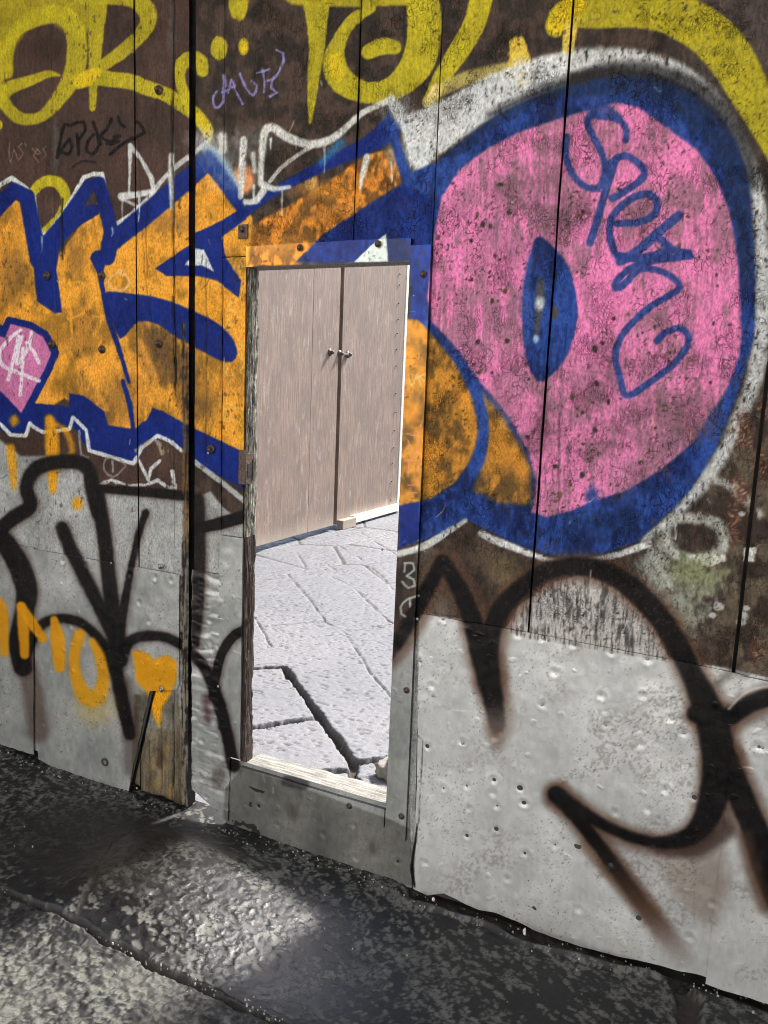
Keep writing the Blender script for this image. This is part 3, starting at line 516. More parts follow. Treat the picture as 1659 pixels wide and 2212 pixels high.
def attr(t, name): return N(t, 'ShaderNodeAttribute', attribute_name=name)
def pos(t): return N(t, 'ShaderNodeNewGeometry').outputs['Position']
def cells(t, vec, scale):
    v = N(t, 'ShaderNodeTexVoronoi', feature='DISTANCE_TO_EDGE'); v.inputs['Scale'].default_value = scale; t.links.new(vec, v.inputs['Vector']); return v.outputs['Distance']
def warp(t, vec, scale, amt):
    n = N(t, 'ShaderNodeTexNoise'); n.inputs['Scale'].default_value = scale; n.inputs['Detail'].default_value = 3; t.links.new(vec, n.inputs['Vector'])
    s = N(t, 'ShaderNodeVectorMath', operation='MULTIPLY_ADD'); t.links.new(n.outputs['Color'], s.inputs[0]); s.inputs[1].default_value = (amt,)*3; t.links.new(vec, s.inputs[2]); return s.outputs[0]

def board_material():
    m_, t, p = mat('painted_boards'); P = pos(t); col = attr(t, 'Paint').outputs['Color']; cr = attr(t, 'Craze').outputs['Fac']
    W_ = warp(t, P, 34, .045)
    c1 = cells(t, mapping(t, W_, (1, 1, .8)), 62); c2 = cells(t, mapping(t, W_, (1, 1, .75)), 150)
    k1 = ramp(t, c1, .0, .04, 1, 0); k2 = ramp(t, c2, .0, .08, 1, 0)
    sel = ramp(t, noise(t, P, 9, 3), .50, .64)
    selb = ramp(t, noise(t, mapping(t, P, (1, 1, .6)), 13, 4), .50, .62)
    k = math_(t, 'MULTIPLY', math_(t, 'MAXIMUM', math_(t, 'MULTIPLY', math_(t, 'MULTIPLY', k1, .9), selb), math_(t, 'MULTIPLY', k2, sel)), cr)
    grain = noise(t, mapping(t, P, (260, 1, 9)), 1, 4, .65); gl = ramp(t, grain, .60, .74)
    col = mix(t, ramp(t, noise(t, mapping(t, P, (1, 1, .6)), 150, 5, .75), .38, .60, 0, 1), mix(t, 1., col, (.64, .63, .62), 'MULTIPLY'), col)
    col = mix(t, math_(t, 'MULTIPLY', gl, .35), col, (.030, .022, .018))
    col = mix(t, math_(t, 'MULTIPLY', k, .62), col, (.022, .015, .013))
    t.links.new(col, p.inputs['Base Color'])
    h = math_(t, 'SUBTRACT', math_(t, 'ADD', math_(t, 'MULTIPLY', grain, .35), math_(t, 'MULTIPLY', noise(t, P, 90, 5, .7), .7)), math_(t, 'MULTIPLY', k, 1.1))
    t.links.new(bump(t, h, .0034, 1.), p.inputs['Normal'])
    t.links.new(ramp(t, noise(t, P, 40), .3, .7, .5, .72), p.inputs['Roughness']); p.inputs['Specular IOR Level'].default_value = .18
    return m_
def sheet_material():
    m_, t, p = mat('silver_painted_sheet'); P = pos(t); col = attr(t, 'Paint').outputs['Color']
    n1 = noise(t, mapping(t, P, (1, 1, .7)), 55, 6, .72); n2 = noise(t, mapping(t, P, (60, 1, 8)), 1, 4, .6)
    col = mix(t, ramp(t, n1, .52, .72, 0, .30), col, mix(t, 1., col, (.55, .54, .50), 'MULTIPLY'))
    col = mix(t, ramp(t, n2, .6, .8, 0, .3), col, mix(t, 1., col, (.66, .64, .60), 'MULTIPLY'))
    spk = ramp(t, noise(t, P, 420, 2, .5), .70, .76)
    col = mix(t, math_(t, 'MULTIPLY', spk, .6), col, (.05, .042, .036))
    scr = ramp(t, noise(t, mapping(t, P, (14, 1, 420), (0, .25, 0)), 1, 2), .72, .76, 0, .35); col = mix(t, scr, col, (.62, .62, .60))
    t.links.new(col, p.inputs['Base Color']); p.inputs['Metallic'].default_value = .45
    t.links.new(ramp(t, n1, .3, .7, .28, .5), p.inputs['Roughness'])
    h = math_(t, 'ADD', math_(t, 'MULTIPLY', noise(t, mapping(t, P, (1, 1, 1.4)), 5, 2, .5), .9), math_(t, 'ADD', math_(t, 'MULTIPLY', ramp(t, noise(t, P, 30, 1, .5), .66, .80), .14), math_(t, 'MULTIPLY', noise(t, P, 170, 3), .035)))
    t.links.new(bump(t, h, .008, .9), p.inputs['Normal'])
    return m_
def simple(name, c1, c2, scale=30, rough=(.5, .8), metal=0., sc=(1, 1, 1), bd=.002, detail=5):
    m_, t, p = mat(name); P = N(t, 'ShaderNodeTexCoord').outputs['Object']; V = mapping(t, P, sc)
    n = noise(t, V, scale, detail, .65); t.links.new(mix(t, ramp(t, n, .35, .68), c1, c2), p.inputs['Base Color'])
    t.links.new(ramp(t, n, .3, .7, *rough), p.inputs['Roughness']); p.inputs['Metallic'].default_value = metal
    t.links.new(bump(t, noise(t, V, scale*2.5, 4), bd, .8), p.inputs['Normal']); return m_
M_BOARD, M_SHEET = board_material(), sheet_material()
M_RAW = simple('weathered_timber', (.05, .035, .025), (.30, .25, .19), 1, (.6, .9), 0, (90, 90, 7), .006)
M_JAMB = simple('flaking_jamb_timber', (.022, .013, .010), (.085, .058, .044), 1, (.6, .9), 0, (110, 110, 16), .007)
M_FLAKE = simple('flaking_jamb_paint', (.02, .014, .012), (.36, .34, .27), 1, (.6, .9), 0, (120, 120, 26), .007)
M_SILL = simple('bleached_timber', (.085, .078, .064), (.30, .29, .262), 1, (.6, .85), 0, (9, 90, 90), .006)
M_RUST = simple('rusty_iron', (.06, .04, .032), (.16, .115, .09), 140, (.45, .75), .6)
M_STEEL = simple('worn_steel', (.22, .22, .21), (.5, .5, .48), 90, (.3, .5), .9)
M_DARK = simple('dark_timber', (.006, .005, .004), (.014, .012, .010), 20)
M_STONE = simple('masonry', (.20, .18, .16), (.34, .31, .27), 6, (.8, .95), 0, (1, 1, 1), .01)
M_PLASTER = simple('lime_plaster', (.34, .31, .27), (.46, .42, .37), 4, (.85, .95), 0, (1, 1, 1), .006)
M_PALE = simple('pale_plaster', (.68, .665, .63), (.80, .79, .76), 2, (.85, .95), 0, (1, 1, 1), .004)
M_PAPER = simple('crumpled_paper', (.5, .5, .46), (.75, .74, .7), 60)

# ------------------------------------------------------------------ mesh helpers
def mesh_from(name, V, Fq, material, attrs=None, smooth=True):
    me = bpy.data.meshes.new(name); V = np.asarray(V, np.float32); Fq = np.asarray(Fq, np.int32)
    me.vertices.add(len(V)); me.vertices.foreach_set('co', V.ravel())
    me.loops.add(Fq.size); me.loops.foreach_set('vertex_index', Fq.ravel())
    me.polygons.add(len(Fq)); me.polygons.foreach_set('loop_start', np.arange(len(Fq), dtype=np.int32)*4)
    me.polygons.foreach_set('loop_total', np.full(len(Fq), 4, np.int32))
    me.update(calc_edges=True); me.validate()
    for k, v in (attrs or {}).items():
        if v.ndim == 2:
            at = me.attributes.new(k, 'FLOAT_COLOR', 'POINT'); c = np.ones((len(v), 4), np.float32); c[:, :3] = v; at.data.foreach_set('color', c.ravel())
        else:
            at = me.attributes.new(k, 'FLOAT', 'POINT'); at.data.foreach_set('value', v.astype(np.float32).ravel())
    me.polygons.foreach_set('use_smooth', np.full(len(me.polygons), smooth)); me.materials.append(material); return me
def link(name, me, parent=None, loc=None, rot=None):
    ob = bpy.data.objects.new(name, me); COL.objects.link(ob)
    if parent: ob.parent = parent
    if loc is not None: ob.location = loc
    if rot is not None: ob.rotation_euler = rot
    return ob
def thing(name, label, cat, loc=(0, 0, 0), group=None):
    ob = bpy.data.objects.new(name, None); COL.objects.link(ob); ob.location = loc; ob.empty_display_size = .1
    ob['label'] = label; ob['category'] = cat
    if group: ob['group'] = group
    return ob
def boxes_mesh(name, boxes, material, bev=.0):
    import bmesh
    bm = bmesh.new()
    for (x0, x1, y0, y1, z0, z1) in boxes:
        r = bmesh.ops.create_cube(bm, size=1)
        for v in r['verts']: v.co = Vector(((x0+x1)/2+v.co.x*(x1-x0), (y0+y1)/2+v.co.y*(y1-y0), (z0+z1)/2+v.co.z*(z1-z0)))
    if bev: bmesh.ops.bevel(bm, geom=bm.edges[:], offset=bev, segments=2, affect='EDGES', profile=.6)
    me = bpy.data.meshes.new(name); bm.to_mesh(me); bm.free(); me.materials.append(material); return me
def spread(a0, a1, step, dense=None, coarse=.05):
    "grid values from a0 to a1, fine inside the dense span"
    if dense is None: dense = (a0, a1)
    out = []; s = a0
    while s < a1-1e-6:
        out.append(s); s += step if dense[0]-.001 <= s < dense[1] else coarse
    out.append(a1); return np.array(out)
def plate(name, parent, xl, xr, zb, zt, y0, thick, material, kind, step=.0034, edge=.0):
    "board or sheet: edges are numbers or functions; the front grid is displaced and carries the paint"
    f = lambda e_: e_ if callable(e_) else (lambda s, e_=e_: np.full_like(s, e_))
    xl, xr, zb, zt = f(xl), f(xr), f(zb), f(zt)
    zm = np.array([0.]); a0 = float(xl(np.array([1.0]))[0]); a1 = float(xr(np.array([1.0]))[0])
    xs = spread(a0, a1, step, (-2.80, .32)); us = (xs-a0)/(a1-a0)
    b0 = float(zb(np.array([(a0+a1)/2]))[0]); b1 = float(zt(np.array([(a0+a1)/2]))[0])
    zs = spread(b0, b1, step, (-.2, 2.86), .08); vs = (zs-b0)/(b1-b0)
    U, V = np.meshgrid(us, vs); X = a0+(a1-a0)*U
    Z = zb(X)+(zt(X)-zb(X))*V; X = xl(Z)+(xr(Z)-xl(Z))*U; Z = zb(X)+(zt(X)-zb(X))*V
    px, py = project(X, np.zeros_like(X)+y0, Z)
    C = lin(sample(CAN, px, py)); D = sample(DEP, px, py)
    wob_ = (fbm(X*3, Z*3, 4, 401)-.5)*190; inside = sm(px+wob_, -140, -60)*(1-sm(px+wob_, 1750, 1830))*sm(py+wob_*.8, -140, -60)
    C = C*inside[..., None]+lin(rgb((76, 58, 50)))*(.8+.4*fbm(X*8, Z*3, 4, 402)[..., None])*(1-inside[..., None])
    eu = np.minimum(X-xl(Z), xr(Z)-X); ev = np.minimum(Z-zb(X), zt(X)-Z); ed = np.minimum(eu, ev)
    if kind == 'board':
        y = y0+.0045*D+.0009*(fbm(X*260, Z*9, 3, 5)-.5)*2+.0035*(fbm(X*3+y0*50, Z*1.2, 3, 8)-.5)
        y = y+.004*(1-sm(ed, 0, .005+.004*vn(Z*30, X*3, 3)))
        craze = sm(px, 420, 620)*.8+.2
        craze = np.clip(craze*(.55+.9*fbm(X*4, Z*4, 3, 15)), 0, 1); craze = np.where(py > 1180, craze*.7, craze)
        C = C*(1-.93*np.clip(D, 0, 1)[..., None])
    else:
        y = y0-.0042*(fbm(X*5, Z*5, 3, 18)-.5)*2*(kind == 'sheet')-.0012*(fbm(X*22, Z*22, 3, 19)-.5)*2
        if kind == 'crinkle': y = y-.006*np.abs(fbm(X*9, Z*26, 3, 28)-.5)*2*1.3
        for (nx, nz) in DIMPLES:
            if X.min()-.05 < nx < X.max()+.05 and Z.min()-.05 < nz < Z.max()+.05:
                r = np.hypot(X-nx, Z-nz); y = y+.0022*np.exp(-(r/.009)**2)-.0008*np.exp(-((r-.016)/.007)**2)
                C = C*(1-.3*np.exp(-(r/.0024)**2))[..., None]
        craze = np.zeros_like(X)
    nz_, nx_ = X.shape
    Vf = np.stack([X, y, Z], -1).reshape(-1, 3)
    idx = np.arange(nz_*nx_).reshape(nz_, nx_)
    Fq = np.stack([idx[:-1, :-1], idx[:-1, 1:], idx[1:, 1:], idx[1:, :-1]], -1).reshape(-1, 4)
    ring = np.concatenate([idx[0, :], idx[1:, -1], idx[-1, -2::-1], idx[-2:0:-1, 0]])
    Vb = Vf[ring].copy(); Vb[:, 1] = y0+thick; Vr = Vf[ring].copy(); nb = len(ring); base = len(Vf); j = np.arange(nb); j2 = (j+1) % nb
    Fs = np.stack([base+nb+j, base+j, base+j2, base+nb+j2], -1)
    cor = np.array([[X[0, 0], y0+thick, Z[0, 0]], [X[0, -1], y0+thick, Z[0, -1]], [X[-1, -1], y0+thick, Z[-1, -1]], [X[-1, 0], y0+thick, Z[-1, 0]]])
    Vall = np.concatenate([Vf, Vb, Vr, cor]); q = base+2*nb
    Fall = np.concatenate([Fq, Fs, [[q, q+3, q+2, q+1]]])
    C = C.reshape(-1, 3); sidec = C[ring]*(.02 if kind == 'board' else .2); Call = np.concatenate([C, sidec, sidec, np.tile(sidec[:1], (4, 1))])  # side faces nearly black: the shade of the gaps is put into their colour
    Cz = np.concatenate([craze.reshape(-1), np.zeros(2*nb+4)])
    return link(name, mesh_from(name, Vall, Fall, material, {'Paint': Call, 'Craze': Cz}), parent)
def wav(base, amp, freq, seed):
    return lambda s: base+amp*(fbm(s*freq, s*0+seed*3.7, 3, seed)-.5)*2
def seg(pts, amp=0., freq=12, seed=1):
    "edge through (s, value) points"
    xs = [p[0] for p in sorted(pts)]; ys = [p[1] for p in sorted(pts)]
    return lambda s: np.interp(s, xs, ys)+(amp*(fbm(s*freq, s*0+seed*3.7, 3, seed)-.5)*2 if amp else 0)
def gz(*pts): return [G(*p) for p in pts]                 # (X, Z) pairs: z as a function of x
def gx(*pts): return [(G(*p)[1], G(*p)[0]) for p in pts]  # (Z, X) pairs: x as a function of z

# nail dimples in the metal (photo points)
DIMPLES = [G(*p) for p in [(905, 1332), (960, 1335), (1010, 1345), (1120, 1368), (1175, 1376), (1240, 1390), (1322, 1406), (1400, 1422), (905, 1425), (935, 1480), (905, 1520), (1000, 1600), (925, 1610), (1070, 1590), (1173, 1519), (1310, 1562), (1385, 1605), (1450, 1550), (1478, 1580), (960, 1700), (1010, 1695), (1068, 1682), (1125, 1700), (1075, 1738), (1014, 1743), (1130, 1732), (1136, 1732), (1066, 1710), (1200, 1822), (1330, 1752), (1400, 1745), (1440, 1703), (1500, 1720), (1010, 1802), (1074, 1788), (1135, 1840), (1098, 1895), (1490, 2020), (1540, 1947), (1320, 1865), (920, 1860), (1380, 1980), (1250, 1960), (1300, 1500), (1200, 1450), (1390, 1500), (1640, 1610),
    (285, 1240), (340, 1245), (375, 1252), (40, 1250), (140, 1210), (190, 1218), (305, 1300), (325, 1340), (280, 1410), (310, 1560), (455, 1340), (457, 1385), (462, 1400), (455, 1420), (430, 1530), (440, 1600), (100, 1560), (200, 1600), (160, 1350), (495, 1705), (560, 1740), (600, 1780), (700, 1800), (765, 1780), (640, 1830), (770, 1850), (860, 1860), (475, 1640), (440, 1680), (450, 1720)]]

# ------------------------------------------------------------------ setting: near pavement
def polydist(X, Y, lines):
    d = np.full(X.shape, 9., np.float32)
    for P in lines:
        for p, q in zip(P[:-1], P[1:]):
            dx, dy = q[0]-p[0], q[1]-p[1]; t = np.clip(((X-p[0])*dx+(Y-p[1])*dy)/(dx*dx+dy*dy+1e-9), 0, 1)
            np.minimum(d, np.hypot(X-p[0]-t*dx, Y-p[1]-t*dy), out=d)
    return d
def gl_(*pts): return [GR(*p) for p in pts]
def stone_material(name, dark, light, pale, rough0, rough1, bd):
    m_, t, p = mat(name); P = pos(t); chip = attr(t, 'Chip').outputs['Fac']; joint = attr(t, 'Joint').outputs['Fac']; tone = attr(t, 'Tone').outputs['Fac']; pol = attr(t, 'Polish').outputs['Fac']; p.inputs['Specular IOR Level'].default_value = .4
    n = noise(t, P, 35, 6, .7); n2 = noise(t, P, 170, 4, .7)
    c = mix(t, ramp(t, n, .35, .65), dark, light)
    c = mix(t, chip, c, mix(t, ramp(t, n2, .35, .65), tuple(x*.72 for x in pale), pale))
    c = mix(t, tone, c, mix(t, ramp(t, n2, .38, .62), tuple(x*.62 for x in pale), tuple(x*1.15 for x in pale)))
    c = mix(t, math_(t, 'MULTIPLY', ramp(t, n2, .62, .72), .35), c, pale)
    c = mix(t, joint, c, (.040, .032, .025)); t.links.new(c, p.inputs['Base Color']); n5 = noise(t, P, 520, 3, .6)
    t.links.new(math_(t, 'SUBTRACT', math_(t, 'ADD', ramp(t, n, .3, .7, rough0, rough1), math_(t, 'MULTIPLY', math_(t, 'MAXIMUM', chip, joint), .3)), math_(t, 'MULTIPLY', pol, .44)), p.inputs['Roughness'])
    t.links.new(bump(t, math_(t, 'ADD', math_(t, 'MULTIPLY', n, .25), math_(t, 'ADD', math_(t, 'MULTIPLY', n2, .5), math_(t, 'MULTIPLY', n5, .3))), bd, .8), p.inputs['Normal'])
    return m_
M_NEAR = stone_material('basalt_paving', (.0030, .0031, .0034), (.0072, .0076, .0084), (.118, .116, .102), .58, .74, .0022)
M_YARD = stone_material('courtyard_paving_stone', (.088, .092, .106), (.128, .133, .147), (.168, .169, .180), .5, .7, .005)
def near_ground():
    xs = np.concatenate([np.arange(-30, -3.2, 1.5), spread(-3.2, .8, .004), np.arange(1.0, 30, 1.5)])
    ys = np.concatenate([np.arange(-30, -1.75, 1.5), spread(-1.7, .06, .004)])
    X, Y = np.meshgrid(xs, ys)
    J1 = gl_((-300, 1800), (0, 1921), (170, 2004), (235, 2042), (300, 2070), (470, 2147), (615, 2210), (740, 2260), (1000, 2360))
    wobx = (fbm(X*14, Y*14, 3, 51)-.5)*.03
    Xw, Yw = X+wobx, Y+(fbm(X*14+9, Y*14, 3, 52)-.5)*.03
    d = polydist(Xw, Yw, [J1]); j1 = 1-sm(d, .004, .014)
    J2 = [gl_((415, 1742), (330, 1790), (250, 1836), (165, 1995)), gl_((-60, 1822), (0, 1794), (80, 1752), (215, 1698)), gl_((1468, 2120), (1490, 2160), (1500, 2260))]
    d2 = polydist(Xw, Yw, J2[:2]); j2 = (1-sm(d2, .003, .014))*.6
    d3 = polydist(Xw, Yw, J2[2:]); j3 = 1-sm(d3, .018, .034)
    south = sm((Y-np.interp(X, [p[0] for p in sorted(J1)], [p[1] for p in sorted(J1)])), .012, -.012)
    a_ = .5; Xr, Yr = X*math.cos(a_)-Y*math.sin(a_), X*math.sin(a_)+Y*math.cos(a_)
    wx, wy = (fbm(X*60, Y*60, 3, 53)-.5)*.9, (fbm(X*60, Y*60, 3, 54)-.5)*.9
    n1 = fbm(Xr*26+wx, Yr*44+wy, 3, 55, .55); den = fbm(X*3.3, Y*3.3, 3, 56)
    cd1, ci1 = vor(Xr*30+wx*.8, Yr*52+wy*.8, 301); cd2, ci2 = vor(Xr*62+wx, Yr*88+wy, 302)
    chip = np.maximum(sm(cd1, .10, .22)*(ci1+(den-.5)*1.2 > .56), sm(cd2, .10, .22)*(ci2+(den-.5)*1.2 > .68)*.8)*sm(fbm(X*110, Y*110, 3, 303)*.6+n1*.4, .38, .50)
    flat_ = sm(np.hypot((X+1.7)/.55, (Y+.33)/.28), .6, 1.1)        # smoother worn stretch by the leaf gap
    chip = chip*(.25+.75*flat_)
    rough = fbm(X*70+wx, Y*70+wy, 3, 57)
    z = -.0022*chip+.0018*(rough-.5)+.010*(fbm(X*2.2, Y*2.2, 2, 58)-.5)
    z = z+south*(.0062*(1-np.abs(fbm(X*42+wx, Y*52+wy, 3, 59)-.5)*2)**5-.004)
    # relief is stronger in the worn slab in front of the wicket
    worn = np.exp(-(((X+1.2)/.42)**2+((Y+.45)/.2)**2)); z = z+worn*.0022*(1-np.abs(fbm(X*26+wx, Y*40+wy, 3, 60)-.5)*2)**6; wn = np.exp(-(((X+1.2)/.5)**4+((Y+.38)/.24)**4)); z = z-.17*(X+1.16)*wn+.02*(Y+.38)*wn; z = z+.0012*chip*wn; chip = chip*(1-.72*wn*sm(fbm(X*16, Y*16, 2, 305), .35, .6))
    z = z-.022*j1-.006*j2-.03*j3
    # rounded lip of the front slab along the gate, dark channel behind it
    lipy = np.interp(X, [p[0] for p in LIP], [p[1] for p in LIP])+(fbm(X*9, X*0, 2, 62)-.5)*.02
    chan = sm(Y, lipy-.004, lipy+.014)*sm(X, -.86, -.74)
    z = z-.05*chan+.014*np.exp(-((Y-lipy+.014)/.010)**2)*sm(X, -.84, -.72)*(1-sm(X, -.12, .02))
    z = np.where(Y < -1.7, 0, z); z = np.where(X < -3.2, 0, z); z = np.where(X > .8, 0, z)
    tone = np.clip(south*.24*sm(rough*.5+fbm(X*9, Y*9, 3, 63)*.6, .42, .62), 0, 1)
    tone = np.maximum(tone, .5*np.exp(-(polydist(X, Y, [gl_((470, 2135), (330, 2062), (250, 2110))])/.035)**2)*south)
    tone = np.maximum(tone, .22*np.exp(-((Y-lipy+.014)/.007)**2)*sm(X, -.84, -.72)*(1-sm(X, -.12, .02)))
    idx = np.arange(X.size).reshape(X.shape)
    Fq = np.stack([idx[:-1, :-1], idx[:-1, 1:], idx[1:, 1:], idx[1:, :-1]], -1).reshape(-1, 4)
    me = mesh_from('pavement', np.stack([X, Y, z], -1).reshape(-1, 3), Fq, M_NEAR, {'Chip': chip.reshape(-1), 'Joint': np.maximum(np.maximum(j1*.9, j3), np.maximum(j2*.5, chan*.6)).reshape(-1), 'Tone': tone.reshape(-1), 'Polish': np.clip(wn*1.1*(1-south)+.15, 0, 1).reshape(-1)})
    link('pavement', me)['kind'] = 'structure'
LIP = sorted(gl_((880, 1935), (950, 1960), (1040, 1990), (1130, 2030), (1220, 2052), (1330, 2085), (1420, 2104), (1500, 2130)))
LIP = [(-3.3, -.02), (-.86, -.03)]+LIP+[(.9, LIP[-1][1])]
near_ground()

def yard_ground():
    fx, fy = (-4.3, .3), (.05, 7.2)
    xs = np.concatenate([np.arange(-30, fx[0], 1.5), spread(fx[0], fx[1], .008), np.arange(.6, 30, 1.5)])
    ys = np.concatenate([spread(.062, 2.6, .008), spread(2.608, 8.2, .016), np.arange(8.5, 60, 2.5)])
    X, Y = np.meshgrid(xs, ys)
    wide = [gl_((440, 1452), (525, 1446), (612, 1440), (665, 1510), (700, 1560), (735, 1605), (762, 1645), (830, 1640), (930, 1625)), gl_((440, 1585), (540, 1572), (610, 1562), (668, 1553), (690, 1548)), gl_((762, 1645), (765, 1675), (780, 1720)), gl_((690, 1668), (765, 1662))]
    thin = [gl_((440, 1330), (550, 1333), (565, 1360), (580, 1388), (590, 1400)), gl_((555, 1356), (630, 1348), (700, 1342), (745, 1366), (860, 1345), (980, 1330)), gl_((620, 1240), (640, 1262), (680, 1310), (702, 1342)),
            gl_((745, 1366), (770, 1405), (800, 1455), (840, 1500), (900, 1570)), gl_((440, 1250), (550, 1246), (622, 1244), (700, 1228), (800, 1205), (900, 1190)), gl_((700, 1228), (722, 1250), (755, 1265), (860, 1258), (960, 1248)), gl_((700, 1215), (730, 1235)), gl_((755, 1262), (800, 1305), (840, 1342), (860, 1350)),
            gl_((560, 1205), (640, 1190), (720, 1180), (860, 1158), (960, 1140)), gl_((735, 1180), (770, 1200), (820, 1240), (850, 1275)), gl_((780, 1150), (800, 1165), (860, 1200)), gl_((640, 1190), (660, 1225)), gl_((720, 1150), (760, 1160), (860, 1135)), gl_((610, 1250), (560, 1252)), gl_((840, 1500), (860, 1490)), gl_((745, 1366), (660, 1380), (590, 1400)), gl_((525, 1440), (590, 1432), (620, 1440))]
    Xw, Yw = X+(fbm(X*5, Y*5, 3, 81)-.5)*.022, Y+(fbm(X*5+5, Y*5, 3, 82)-.5)*.022
    dw = polydist(Xw, Yw, wide); dt = polydist(Xw, Yw, thin)
    eb = (fbm(X*22, Y*22, 3, 83)-.5)*.02
    eb = eb+(fbm(X*60, Y*60, 2, 93)-.5)*.012; jw = 1-sm(dw+eb, .014, .023); jt = (1-sm(dt+eb*.5, .0, .005+.0016*Y))*sm(fbm(X*4, Y*4, 2, 94), .25, .5)
    c, idv = vor(Xw*1.5, Yw*1.1, 84); far = sm(Y, 3.2, 3.8); ja = (1-sm(c, .012, .045))*np.maximum(far, sm(-X, 4.0, 4.1)*0)
    j = np.maximum(np.maximum(jw, jt*.8), ja*.75)
    c3, idn = vor(X*1.3+4, Y*1.3, 87)
    z = -.045*jw-.014*jt-.012*ja+.006*(fbm(X*5, Y*5, 3, 85)-.5)+.0055*(np.abs(fbm(X*30, Y*30, 4, 86)-.5)*2); pit = sm(fbm(X*34, Y*80, 3, 96), .68, .73); z = z-.006*pit
    crk = (1-sm(np.abs(fbm(X*2.6, Y*2.6, 3, 88)-.5), .0, .006))*sm(fbm(X*1.5, Y*1.5, 2, 89), .45, .6); z = z-.004*crk
    chip = sm(fbm(X*20, Y*20, 3, 90), .55, .65)*.7; tone = idv*.0+sm(fbm(X*1.2, Y*1.2, 3, 92), .4, .7)*.6
    idx = np.arange(X.size).reshape(X.shape)
    Fq = np.stack([idx[:-1, :-1], idx[:-1, 1:], idx[1:, 1:], idx[1:, :-1]], -1).reshape(-1, 4)
    me = mesh_from('courtyard_paving', np.stack([X, Y, z], -1).reshape(-1, 3), Fq, M_YARD, {'Chip': chip.reshape(-1), 'Joint': np.maximum(np.maximum(j, crk*.5), pit*.45).reshape(-1), 'Tone': tone.reshape(-1)})
    link('courtyard_paving', me)['kind'] = 'structure'
yard_ground()
link('subsoil', boxes_mesh('subsoil', [(-30, 30, -.2, .3, -.3, -.06)], M_DARK))['kind'] = 'structure'

# ------------------------------------------------------------------ unseen masonry round the gate, deepened for shade, and an added bounce facade
GX0, GX1, GTOP = -3.35, 1.15, 3.55
arch = thing('shading_archway', 'unseen stone archway that holds the gate, deepened to shade the floor', 'archway', (0, 0, 0))
link('gate_wall', boxes_mesh('gate_wall', [(-9, GX0-.02, .02, .5, 0, 5.2), (GX1+.02, 9, .02, .5, 0, 5.2), (GX0-.02, GX1+.02, .02, .5, GTOP+.02, 5.2), (-9, GX0-.06, -1.3, .018, 0, 5.2), (GX1+.06, 9, -1.3, .018, 0, 5.2), (GX0-.055, GX1+.055, -1.3, .018, GTOP+.03, 5.2)], M_STONE), arch)  # forward piers and soffit added to keep skylight off the paving
fac = thing('bounce_facade', 'unseen pale house front, added to bounce sunlight onto the gate', 'house', (0, -7.5, 0))  # added out of view as a sunlit reflector for the gate
link('wall', boxes_mesh('wall', [(-12, 12, -8.1, -7.5, 0, 9)], M_PALE), fac)
for x in (-6, -2.5, 1, 4.5):
    for z in (.9, 4.3): link('window', boxes_mesh('window', [(x, x+1.1, -7.53, -7.48, z, z+1.9)], M_DARK), fac)
for o_ in fac.children: o_.location.y = 7.5

# ------------------------------------------------------------------ the gate
def bolt_mesh(r, h, material, sq=False):
    import bmesh
    bm = bmesh.new()
    prof = [(r*1.9, 0), (r*1.9, h*.22), (r*1.05, h*.26), (r*1.05, h*.5), (r*.98, h*.8), (r*.6, h), (0.0001, h*1.04)]
    n = 14; rows = []
    for q, (rr, y) in enumerate(prof):
        rows.append([bm.verts.new((rr*math.cos(2*math.pi*k/n)*(1+.05*math.sin(k*2.1)), -y, rr*math.sin(2*math.pi*k/n))) for k in range(n)])
    for a_, b_ in zip(rows[:-1], rows[1:]):
        for k in range(n): bm.faces.new((a_[k], a_[(k+1) % n], b_[(k+1) % n], b_[k]))
    me = bpy.data.meshes.new('bolt'); bm.to_mesh(me); bm.free(); me.materials.append(material)
    for p_ in me.polygons: p_.use_smooth = True
    return me
ME_BOLT = bolt_mesh(.0075, .016, M_RUST); ME_NAIL = bolt_mesh(.0022, .003, simple('galvanised_nail', (.20, .20, .19), (.42, .42, .41), 200, (.5, .7))); ME_SCREW = bolt_mesh(.0052, .007, M_RUST); ME_STEELN = bolt_mesh(.0055, .008, M_STEEL)
def studs(parent, name, me, pts, y):
    for p_ in pts:
        X, Z = G(*p_); link(name, me, parent, (X, y, Z), (0, random.uniform(0, 3), 0))

GAPX = G(413, 700)[0]
left = thing('gate_leaf', 'left leaf of the wooden gate, with a pink diamond and orange and blue graffiti', 'gate leaf', (0, 0, 0), 'leaves of the graffiti gate')
sx = [-3.34, G(-330, 600)[0], G(119, 600)[0], G(290, 300)[0], G(373, 500)[0], GAPX-.011]
for i in range(5):
    a0, a1 = sx[i]+.0015, sx[i+1]-.0015
    zb0 = [.03, .03, .03, .012, .005][i]
    plate('board', left, wav(a0, .0015, 8, 100+i), wav(a1, .0018, 8, 120+i), wav(zb0, [.006, .006, .006, .010, .014][i], [20, 20, 20, 26, 34][i], 140+i), GTOP, [0, .002, -.0015, .001, -.001][i], .045, M_BOARD, 'board', step=.0034)
zt = G(200, 1207)[1]
xe = G(391, 1300)[0]
sheet_r = seg(gx((393, 1248), (391, 1350), (389, 1480), (384, 1490), (327, 1492), (318, 1530), (300, 1620), (290, 1660), (283, 1700)), .003, 25, 7)
plate('metal_sheet', left, -3.3, seg(gx((76, 1100), (76, 1400), (76, 1700))), wav(.018, .010, 22, 9), wav(zt+.006, .003, 8, 10), -.0065, .003, M_SHEET, 'sheet')
plate('metal_sheet', left, G(77, 1300)[0], sheet_r, seg(gz((-20, 1600), (76, 1632), (120, 1655), (200, 1692), (240, 1700), (290, 1706)), .006, 20, 11), wav(zt, .002, 8, 12), -.009, .003, M_SHEET, 'sheet')
